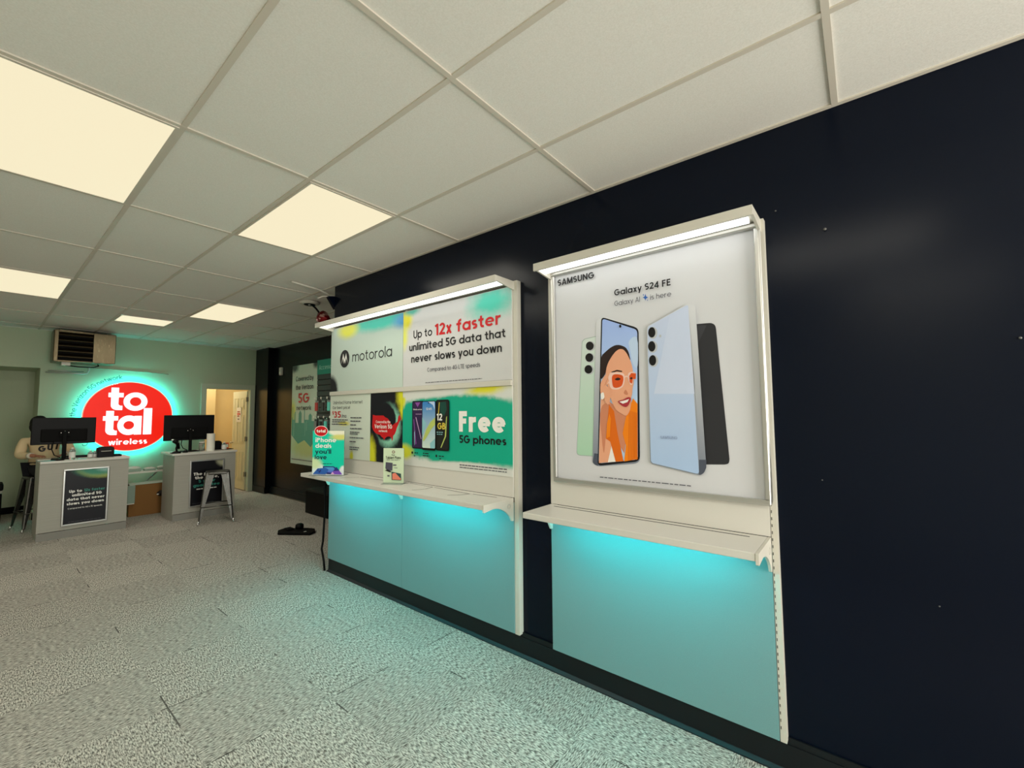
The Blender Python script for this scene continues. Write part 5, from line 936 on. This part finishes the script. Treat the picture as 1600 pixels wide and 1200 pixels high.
for (x, y, a, w, l, c_, lb) in ((-1.79, 8.52, 0.4, 0.11, 0.17, PT, 'pale teal leaflet at the left corner of the counter before the person'), (-1.805, 8.68, -0.1, 0.10, 0.15, PAPER, 'white paper sheet beside the teal leaflet on the counter'), (-1.45, 8.52, 0.1, 0.09, 0.05, PT, 'small teal card in front of the keyboard')):
    m = MB(); m.box(-w / 2, w / 2, -l / 2, l / 2, 0, 0.003 + 0.002 * (x > -1.75), c_); tag(m.build('leaflet', None, loc=(x, y, CT), rz=a), lb, 'paper')
t = thing('phone', 'dark small phone lying between the papers and the wide monitor stand', 'phone', (-1.685, 8.50, CT), 0.5)
m = MB(); m.box(-0.035, 0.035, -0.07, 0.07, 0, 0.02, BLACKP); m.build('casing', t, bevel=0.006); m = MB(); m.box(-0.03, 0.03, -0.062, 0.062, 0.0195, 0.0208, mat('phone_screen', '#2b4546', rough=0.2)); m.build('screen', t)

# ------------------------------------------------------------------ things on the counter by the door
t = thing('barcode_scanner', 'glossy black scanner on a bent stand, left on the counter by the door', 'scanner', (-0.37, 8.52, CT)); o = (-0.37, 8.52, CT)
m = MB(o); m.lathe([(0.0, 0), (0.062, 0.0), (0.06, 0.012), (0.03, 0.024), (0.0, 0.026)], o, BLACKP, 20); m.build('base', t)
m = MB(o); m.tube([(-0.37, 8.52, CT + 0.022), (-0.375, 8.53, CT + 0.07), (-0.36, 8.54, CT + 0.12), (-0.37, 8.52, CT + 0.155)], 0.014, BLACKP, 10); m.build('neck', t)
m = MB(o); m.tube([(-0.42, 8.50, CT + 0.19), (-0.385, 8.51, CT + 0.175), (-0.36, 8.53, CT + 0.14), (-0.345, 8.54, CT + 0.06)], [0.03, 0.034, 0.026, 0.022], BLACKP, 12); m.build('handset', t)
m = MB(o); m.ell((-0.43, 8.495, CT + 0.205), (0.028, 0.014, 0.016), CHROME, 12, 8); m.ell((-0.36, 8.50, CT + 0.165), (0.018, 0.012, 0.008), CHROME, 10, 6); m.build('chrome_spot', t)  # two small chrome spots on the black handset
m = MB((-0.41, 8.40, CT)); m.box(-0.47, -0.36, 8.34, 8.47, CT, CT + 0.012, BLACKM); tag(m.build('mouse_pad', bevel=0.004), 'flat black pad at the left front corner of the counter by the door', 'pad')
t = thing('computer_mouse', 'black mouse between the scanner and the monitor stand', 'mouse', (-0.275, 8.46, CT)); o = (-0.275, 8.46, CT)
m = MB(o); m.ell((-0.275, 8.46, CT + 0.012), (0.038, 0.055, 0.028), BLACKP, 16, 10); [setattr(v, 'z', max(v.z, CT)) for v in m.v]; m.build('shell', t); m = MB(o); m.tube([(-0.275, 8.435, CT + 0.036), (-0.275, 8.455, CT + 0.0405)], 0.005, GREYDK, 8); m.build('wheel', t)
GLASSP = mat('jar_glass', '#aeb3a4', rough=0.15, trans=0.6)
def jar(x, y, r, h, label, lidm):
    t = thing('glass_jar', label, 'jar', (x, y, CT)); o = (x, y, CT)
    m = MB(o); m.lathe([(0.0, 0), (r, 0.0), (r, h * 0.84), (r * 0.9, h * 0.88), (0.0, h * 0.88)], o, GLASSP, 18); m.build('body', t)
    m = MB(o); m.lathe([(0.0, h * 0.88), (r * 1.03, h * 0.88), (r * 1.03, h), (0.0, h)], o, lidm, 18); m.build('lid', t)
jar(-0.035, 8.575, 0.026, 0.11, 'slim grey jar right of the monitor stand by the door', GREYDK)
jar(0.012, 8.69, 0.042, 0.145, 'glass jar with a white lid, left of the paper roll', PAPER)
t = thing('paper_towel_roll', 'tall white paper roll standing on the counter by the door', 'paper roll', (0.082, 8.50, CT)); o = (0.082, 8.50, CT)
m = MB(o); n = 28; m.ring([(0.082 + 0.058 * math.cos(2 * PI * i / n), 8.50 + 0.058 * math.sin(2 * PI * i / n)) for i in range(n)], [(0.082 + 0.02 * math.cos(2 * PI * i / n), 8.50 + 0.02 * math.sin(2 * PI * i / n)) for i in range(n)], 'z', CT, CT + 0.285, PAPER); m.build('paper', t)
m = MB(o); m.ring([(0.082 + 0.0198 * math.cos(2 * PI * i / n), 8.50 + 0.0198 * math.sin(2 * PI * i / n)) for i in range(n)], [(0.082 + 0.017 * math.cos(2 * PI * i / n), 8.50 + 0.017 * math.sin(2 * PI * i / n)) for i in range(n)], 'z', CT, CT + 0.286, CARD); m.build('core', t)
t = thing('receipt_printer', 'low black printer behind the small bottle on the counter by the door', 'printer', (0.215, 8.72, CT)); o = (0.215, 8.72, CT)
m = MB(o); m.prism([(8.66, CT), (8.80, CT), (8.80, CT + 0.14), (8.70, CT + 0.14), (8.66, CT + 0.11)], 'x', 0.145, 0.30, BLACKP); m.build('casing', t, bevel=0.01, seg=3)
m = MB(o); m.box(0.16, 0.285, 8.71, 8.79, CT + 0.1405, CT + 0.147, BLACKM); m.build('lid', t)
bottle(0.285, 8.52, 0.036, 0.135, 'small bottle with a pale label and dark cap in front of the low black printer', CLEAR, lab=(0.1, 0.62))
t = thing('carton', 'small orange and white carton at the right end of the counter by the door', 'carton', (0.345, 8.60, CT + 0.0105)); o = (0.345, 8.60, CT)
m = MB((0.345, 8.60, CT + 0.0105)); m.box(0.315, 0.375, 8.575, 8.63, CT + 0.0105, CT + 0.115, mat('carton_orange', '#d9683c', rough=0.5)); m.build('body', t, bevel=0.003)
m = MB((0.345, 8.60, CT + 0.0105)); m.box(0.328, 0.362, 8.5735, 8.575, CT + 0.04, CT + 0.09, PAPER); m.build('label', t)
m = MB((0.36, 8.56, CT)); m.box(0.28, 0.445, 8.562, 8.70, CT, CT + 0.010, BLACKM); tag(m.build('tray', bevel=0.003), 'flat black tray sticking out over the end of the counter by the door', 'tray')

# ------------------------------------------------------------------ metal stools
def stool():
    t = thing('metal_stool', 'backless brushed metal stool standing before the counter by the door', 'stool', (0, 0, 0), 0, 'backless metal stools')
    m = MB(); a = 0.158
    def rsq(h, r, n=5):
        o = []
        for cx, cy, a0 in ((h - r, h - r, 0), (-h + r, h - r, 90), (-h + r, -h + r, 180), (h - r, -h + r, 270)):
            for k in range(n + 1): o.append((cx + r * math.cos(math.radians(a0 + 90 * k / n)), cy + r * math.sin(math.radians(a0 + 90 * k / n))))
        return o
    p = rsq(a, 0.045); q = rsq(a - 0.012, 0.04); n = len(p)
    v = [(x, y, 0.715) for x, y in p] + [(x, y, 0.755) for x, y in p] + [(x, y, 0.762) for x, y in q] + [(x, y, 0.757) for x, y in rsq(a - 0.05, 0.03)]
    f = [tuple(range(n))[::-1]]
    for r in range(3): f += [(r * n + i, r * n + (i + 1) % n, (r + 1) * n + (i + 1) % n, (r + 1) * n + i) for i in range(n)]
    f.append(tuple(range(3 * n, 4 * n))); m.add(v, f, STEEL, True); m.build('seat', t)
    for sx, sy in ((1, 1), (-1, 1), (-1, -1), (1, -1)):
        m = MB(); v = []; f = []; L = []
        for z, r, w in ((0.750, 0.154, 0.115), (0.64, 0.166, 0.104), (0.42, 0.186, 0.074), (0.20, 0.207, 0.044), (0.05, 0.220, 0.028)):
            # a folded sheet leg: L section with a rounded corner
            L.append([(sx * (r - w), sy * (r + 0.001), z), (sx * (r - 0.016), sy * (r + 0.001), z), (sx * (r - 0.004), sy * (r - 0.004), z), (sx * (r + 0.001), sy * (r - 0.016), z), (sx * (r + 0.001), sy * (r - w), z),
                      (sx * (r - 0.003), sy * (r - w), z), (sx * (r - 0.005), sy * (r - 0.020), z), (sx * (r - 0.020), sy * (r - 0.005), z), (sx * (r - w), sy * (r - 0.003), z)])
        k = 9
        for l in L: v += l
        for i in range(len(L) - 1):
            for j in range(k): f.append((i * k + j, i * k + (j + 1) % k, (i + 1) * k + (j + 1) % k, (i + 1) * k + j))
        f.append(tuple(range(k))); f.append(tuple(range((len(L) - 1) * k, len(L) * k))[::-1]); m.add(v, f, STEEL)
        lg = m.build('leg', t)
        m = MB(); m.tube([(sx * 0.213, sy * 0.213, 0.056), (sx * 0.220, sy * 0.220, 0.02), (sx * 0.226, sy * 0.226, 0.0)], [0.012, 0.013, 0.012], CHROME, 8); m.build('foot', lg)
    for a_, b_ in (((1, 1), (-1, 1)), ((-1, 1), (-1, -1)), ((-1, -1), (1, -1)), ((1, -1), (1, 1))):
        m = MB(); m.tube([(a_[0] * 0.198, a_[1] * 0.198, 0.255), (b_[0] * 0.198, b_[1] * 0.198, 0.255)], 0.009, STEEL, 8); m.build('stretcher', t)
    return t
st = stool(); st.location = (-0.005, 7.83, 0); st.rotation_euler.z = math.radians(-17)
st2 = copy_tree(st); st2.location = (-1.765, 9.46, 0); st2.rotation_euler.z = math.radians(13); st2['label'] = 'backless metal stool under the seated person'

# ------------------------------------------------------------------ between the counters: folding table, parcels, carton
t = thing('folding_table', 'low white folding table with a rounded end, seen between the two counters', 'table', (-0.65, 9.62, 0)); o = (-0.65, 9.62, 0)
m = MB(o); pts = [(-1.10, 9.48), (-0.34, 9.48)] + [(-0.34 + 0.13 * math.sin(PI * k / 8), 9.61 - 0.13 * math.cos(PI * k / 8)) for k in range(1, 8)] + [(-0.34, 9.74), (-1.10, 9.74)]
m.prism(pts, 'z', 0.655, 0.685, PAPER); m.build('tabletop', t, bevel=0.006)
for x0, x1, y in ((-0.98, -0.36, 9.55), (-0.36, -0.98, 9.66)): m = MB(o); m.tube([(x0, y, 0.653), (x1, y, 0.0)], 0.010, ALU, 8); m.build('leg', t)
POUCH = mat('pale_pouch', '#dfe6da', rough=0.5)
for i, (x, y, w, d, h, lb) in enumerate(((-0.70, 9.60, 0.20, 0.16, 0.085, 'tall pale parcel nearest the counter before the person, on the folding table'), (-0.49, 9.58, 0.17, 0.15, 0.055, 'middle pale parcel on the folding table'), (-0.325, 9.60, 0.13, 0.13, 0.065, 'pale parcel at the rounded end of the folding table'))):
    t = thing('parcel', lb, 'parcel', (x, y, 0.686), group='pale parcels on the folding table')
    m = MB((x, y, 0.686)); m.box(x - w / 2 + 0.008, x + w / 2 - 0.008, y - d / 2 + 0.006, y + d / 2 - 0.006, 0.6865, 0.686 + h * 0.6, mat('parcel_grey', '#9fb5a4', rough=0.6)); m.build('body', t, bevel=0.008)
    m = MB((x, y, 0.686)); k0 = len(m.v); m.ell((x, y, 0.686 + h * 0.6), (w / 2, d / 2, h * 0.4), POUCH, 16, 8, 0.05); [setattr(v, 'z', max(v.z, 0.686 + h * 0.55)) for v in m.v]; m.build('flap', t)
t = thing('cardboard_box', 'brown cardboard box on the floor between the two counters', 'box', (-0.54, 9.42, 0)); o = (-0.54, 9.42, 0)
m = MB(o); m.box(-0.80, -0.30, 9.24, 9.46, 0.0, 0.50, CARD); m.build('body', t, bevel=0.004)
m = MB(o); m.prism([(9.23, 0.5005), (9.47, 0.5005), (9.47, 0.515), (9.34, 0.525), (9.23, 0.51)], 'x', -0.80, -0.30, mat('plastic_sheet', '#b9c8b8', rough=0.4)); m.build('sheet', t)
m = MB((-0.79, 9.21, 0.22)); m.box(-0.83, -0.735, 9.185, 9.235, 0.2205, 0.50, mat('green_grey_bag', '#8fa394', rough=0.5)); m.box(-0.84, -0.74, 9.18, 9.236, 0.205, 0.22, PAPER)
tag(m.build('paper_bag', bevel=0.006), 'pale green bag against the left side of the cardboard box', 'bag')
t = thing('shoulder_bag', 'small dark bag hanging by its strap before the cardboard box', 'bag', (-0.36, 9.19, 0.34)); o = (-0.36, 9.19, 0.34)
m = MB(o); m.ell((-0.375, 9.19, 0.33), (0.085, 0.035, 0.05), mat('dark_leather', '#1d120d', rough=0.5), 16, 10, 0.06); m.build('body', t)
m = MB(o); m.tube([(-0.30, 9.19, 0.35), (-0.285, 9.20, 0.50), (-0.30, 9.28, 0.5265)], 0.009, BLACKM, 6); m.build('strap', t)
m = MB(o); m.ell((-0.445, 9.172, 0.32), (0.02, 0.012, 0.01), PAPER, 10, 6); m.build('buckle', t)
t = thing('waste_bin', 'black bin with a pale band at the left picture edge', 'bin', (-2.32, 10.55, 0)); o = (-2.32, 10.55, 0)
m = MB(o); m.prism([(-2.44, 10.38), (-2.10, 10.38), (-2.10, 10.72), (-2.44, 10.72)], 'z', 0.0, 0.44, BLACKM); m.build('body', t, bevel=0.02, seg=3)
m = MB(o); m.box(-2.445, -2.095, 10.375, 10.725, 0.441, 0.485, mat('bin_band', '#9b9a8e', rough=0.5)); m.build('band', t, bevel=0.006)
m = MB(o); m.box(-2.45, -2.09, 10.37, 10.73, 0.486, 0.59, BLACKM); m.build('lid', t, bevel=0.02, seg=3)

# ------------------------------------------------------------------ the seated person
SKIN = mat('skin', '#a9745a', rough=0.55); HOOD = mat('cream_fleece', '#d3bd95', rough=0.9); DENIM = mat('dark_trousers', '#15161c', rough=0.85); HAIRM = mat('black_hair', '#0b0908', rough=0.6); CUFF = mat('pale_cuff', '#cfc8b4', rough=0.9)
def skin_mesh(name, nodes, edges, m, parent=None, sub=2, base=(0, 0, 0), root=0):
    """grow one continuous surface over connected joints"""
    me = bpy.data.meshes.new(name); me.from_pydata([Vector(n[0]) - Vector(base) for n in nodes], edges, [])
    ob = bpy.data.objects.new(name, me); COL.objects.link(ob)
    md = ob.modifiers.new('skin', 'SKIN'); md.use_smooth_shade = True; md.branch_smoothing = 0.6
    for i, n in enumerate(nodes):
        sv = me.skin_vertices[0].data[i]; r = n[1]; sv.radius = r if isinstance(r, tuple) else (r, r); sv.use_root = (i == root)
    sd = ob.modifiers.new('sub', 'SUBSURF'); sd.levels = sub; sd.render_levels = sub
    dg = bpy.context.evaluated_depsgraph_get(); dg.update()
    out = bpy.data.meshes.new_from_object(ob.evaluated_get(dg)); bpy.data.objects.remove(ob)
    out.materials.clear(); out.materials.append(m)
    for p_ in out.polygons: p_.use_smooth = True; p_.material_index = 0
    o2 = bpy.data.objects.new(name, out); COL.objects.link(o2)
    if parent: o2.parent = parent
    else: o2.location = base
    return o2
PB = (-1.74, 9.47, 0.0)
def J(x, y, z): return (PB[0] + x, PB[1] + y, z)
body_nodes = [
    (J(0, 0.03, 0.88), (0.12, 0.08)), (J(0, 0.02, 1.00), (0.115, 0.08)), (J(-0.005, 0.01, 1.16), (0.12, 0.085)), (J(-0.01, 0.0, 1.27), (0.10, 0.07)), (J(-0.03, -0.02, 1.37), 0.055), (J(-0.05, -0.035, 1.44), 0.055),   # 0-5 torso, neck
    (J(-0.065, -0.045, 1.49), (0.072, 0.088)), (J(-0.075, -0.05, 1.555), (0.070, 0.085)),                      # 6,7 head
    (J(-0.20, 0.0, 1.265), 0.040), (J(-0.25, -0.08, 1.075), 0.036), (J(-0.17, -0.26, 1.075), 0.034), (J(-0.125, -0.335, 1.07), 0.024),          # 8-11 right arm of the person
    (J(0.18, 0.0, 1.265), 0.040), (J(0.26, -0.10, 1.083), 0.036), (J(0.19, -0.32, 1.075), 0.034), (J(0.165, -0.40, 1.072), 0.024),              # 12-15
    (J(-0.07, -0.03, 0.85), 0.055), (J(-0.03, -0.35, 0.80), 0.048), (J(-0.02, -0.22, 0.47), 0.046), (J(-0.02, -0.20, 0.34), 0.036), (J(-0.025, -0.32, 0.30), 0.034),   # 16-20
    (J(0.10, -0.03, 0.85), 0.055), (J(0.19, -0.35, 0.80), 0.048), (J(0.19, -0.22, 0.47), 0.046), (J(0.19, -0.20, 0.34), 0.036), (J(0.195, -0.32, 0.30), 0.034)]
body_edges = [(0, 1), (1, 2), (2, 3), (3, 4), (4, 5), (5, 6), (6, 7), (3, 8), (8, 9), (9, 10), (10, 11), (3, 12), (12, 13), (13, 14), (14, 15), (0, 16), (16, 17), (17, 18), (18, 19), (19, 20), (0, 21), (21, 22), (22, 23), (23, 24), (24, 25)]
# fingers and thumb: short chains rooted in each palm
def hand(nodes, edges, wrist, d, side):
    w = Vector(nodes[wrist][0]); d = Vector(d).normalized(); up = Vector((0, 0, 1)); lat = d.cross(up).normalized() * side
    k = len(nodes); palm = w + d * 0.05 - up * 0.002
    nodes.append((tuple(palm), (0.034, 0.014))); edges.append((wrist, k))
    for i, (off, L) in enumerate(((-0.030, 0.068), (-0.010, 0.078), (0.011, 0.073), (0.031, 0.057))):
        a = palm + d * 0.035 + lat * off; b = a + d * L * 0.5 + up * 0.004; c_ = b + d * L * 0.42 - up * 0.014; e = c_ + d * L * 0.25 - up * 0.010
        q = len(nodes); nodes += [(tuple(a), 0.0095), (tuple(b), 0.0088), (tuple(c_), 0.008), (tuple(e), 0.0068)]; edges += [(k, q), (q, q + 1), (q + 1, q + 2), (q + 2, q + 3)]
    a = palm - lat * 0.034 - d * 0.012; b = a - lat * 0.018 + d * 0.028 - up * 0.006; c_ = b + d * 0.026 - lat * 0.002 - up * 0.005
    q = len(nodes); nodes += [(tuple(a), 0.011), (tuple(b), 0.0098), (tuple(c_), 0.0078)]; edges += [(k, q), (q, q + 1), (q + 1, q + 2)]
hand(body_nodes, body_edges, 11, (0.45, -0.8, -0.02), 1)
hand(body_nodes, body_edges, 15, (-0.25, -0.9, -0.02), -1)
person = skin_mesh('person', body_nodes, body_edges, SKIN, None, 2, PB)
tag(person, 'person in a cream lettered hooded top seated on a stool behind the wide monitor', 'person')
hx, hy, hz = J(-0.07, -0.048, 1.50)
fm = MB(PB)
fm.ell((hx - 0.004, hy - 0.086, hz + 0.005), (0.012, 0.022, 0.022), SKIN, 12, 8); fm.ell((hx - 0.004, hy - 0.10, hz - 0.006), (0.015, 0.012, 0.010), SKIN, 12, 8); fm.build('nose', person)
for sx in (-1, 1):
    fm = MB(PB); fm.ell((hx + sx * 0.030, hy - 0.075, hz + 0.022), (0.013, 0.010, 0.009), PAPER, 12, 8); fm.ell((hx + sx * 0.030, hy - 0.083, hz + 0.022), (0.006, 0.004, 0.006), HAIRM, 10, 6); fm.build('eye', person)
    fm = MB(PB); fm.ell((hx + sx * 0.078, hy + 0.005, hz + 0.005), (0.010, 0.020, 0.032), SKIN, 10, 8); fm.build('ear', person)
fm = MB(PB); fm.ell((hx, hy - 0.076, hz - 0.038), (0.024, 0.010, 0.008), mat('lips', '#8c4f45', rough=0.5), 12, 8); fm.build('mouth', person)
fm = MB(PB); fm.ell((hx - 0.004, hy + 0.022, hz + 0.03), (0.098, 0.105, 0.105), HAIRM, 20, 14, 0.03)
for v in fm.v:
    if v.y < hy - 0.045 and v.z < hz + 0.055: v.y = hy - 0.045
fm.ell((hx - 0.06, hy + 0.03, hz - 0.03), (0.045, 0.07, 0.075), HAIRM, 14, 10, 0.04); fm.ell((hx + 0.06, hy + 0.03, hz - 0.03), (0.04, 0.07, 0.075), HAIRM, 14, 10, 0.04)
fm.build('hair', person)
top_nodes = [(J(0, 0.02, 0.86), (0.185, 0.14)), (J(0, 0.02, 1.00), (0.172, 0.135)), (J(-0.005, 0.01, 1.16), (0.182, 0.135)), (J(-0.01, 0.0, 1.28), (0.165, 0.115)), (J(-0.02, -0.005, 1.345), (0.088, 0.085)),
             (J(-0.215, 0.0, 1.275), 0.075), (J(-0.235, -0.04, 1.17), 0.066), (J(-0.255, -0.08, 1.07), 0.060), (J(-0.205, -0.19, 1.068), 0.052), (J(-0.155, -0.29, 1.072), 0.040),
             (J(0.195, 0.0, 1.275), 0.075), (J(0.235, -0.05, 1.17), 0.068), (J(0.265, -0.10, 1.08), 0.064), (J(0.22, -0.25, 1.08), 0.052), (J(0.18, -0.36, 1.077), 0.040)]
skin_mesh('hooded_top', top_nodes, [(0, 1), (1, 2), (2, 3), (3, 4), (3, 5), (5, 6), (6, 7), (7, 8), (8, 9), (3, 10), (10, 11), (11, 12), (12, 13), (13, 14)], HOOD, person, 2, PB)
fm = MB(PB); fm.ell(J(-0.02, 0.10, 1.33), (0.13, 0.075, 0.07), HOOD, 18, 10, 0.03); fm.build('hood', person)
fm = MB(PB); fm.tube([J(-0.168, -0.272, 1.072), J(-0.148, -0.302, 1.072)], [0.044, 0.040], CUFF, 12); fm.build('cuff', person)
fm = MB(PB); fm.tube([J(0.183, -0.35, 1.077), J(0.176, -0.375, 1.077)], [0.044, 0.040], CUFF, 12); fm.build('cuff', person)
leg_nodes = [(J(0, 0.03, 0.87), (0.165, 0.125))] + [(J(s_ * 0.07, -0.03, 0.85), 0.088) for s_ in (-1,)] + [(J(-0.03, -0.36, 0.80), 0.074), (J(-0.02, -0.22, 0.47), 0.060), (J(-0.02, -0.20, 0.36), 0.056)] + [(J(0.10, -0.03, 0.845), 0.092), (J(0.19, -0.36, 0.80), 0.074), (J(0.19, -0.22, 0.47), 0.060), (J(0.19, -0.20, 0.36), 0.056)]
skin_mesh('trousers', leg_nodes, [(0, 1), (1, 2), (2, 3), (3, 4), (0, 5), (5, 6), (6, 7), (7, 8)], DENIM, person, 2, PB)
for sx, xx in ((-1, -0.025), (1, 0.195)):
    fm = MB(PB); fm.ell(J(xx, -0.265, 0.305), (0.048, 0.13, 0.045), BLACKM, 16, 10)
    for v in fm.v: v.z = max(v.z, 0.272)
    fm.build('shoe', person)
s = Sheet(); s.k = 1
for i, (ch, dx, dz, rot) in enumerate((('G', -0.145, 0.0, -0.10), ('U', -0.060, 0.022, 0.02), ('L', 0.025, 0.030, 0.12))):
    vs, fs = text_mesh(ch, 0.035); k_ = 0.085 / cap_h(0.0); M2 = Matrix.Translation((dx, -0.001, dz)) @ Matrix.Rotation(rot, 4, 'Y')
    s.mb.add([M2 @ Vector((p[0] * k_, 0, p[1] * k_)) for p in vs], fs, INK)
LET = s
# lay the letters on the chest
hood_ob = [c_ for c_ in person.children if c_.name.startswith('hooded_top')][0]
from mathutils.bvhtree import BVHTree
bt = BVHTree.FromPolygons([v.co for v in hood_ob.data.vertices], [tuple(p.vertices) for p in hood_ob.data.polygons])
for v in LET.mb.v:
    q = Vector((v.x + 0.075, -0.6, v.z + 1.105)); hit = bt.ray_cast(q, Vector((0, 1, 0)))
    v.x, v.y, v.z = q.x, (hit[0].y - 0.004 if hit[0] else -0.13), q.z
LET.mb.build('lettering', person)
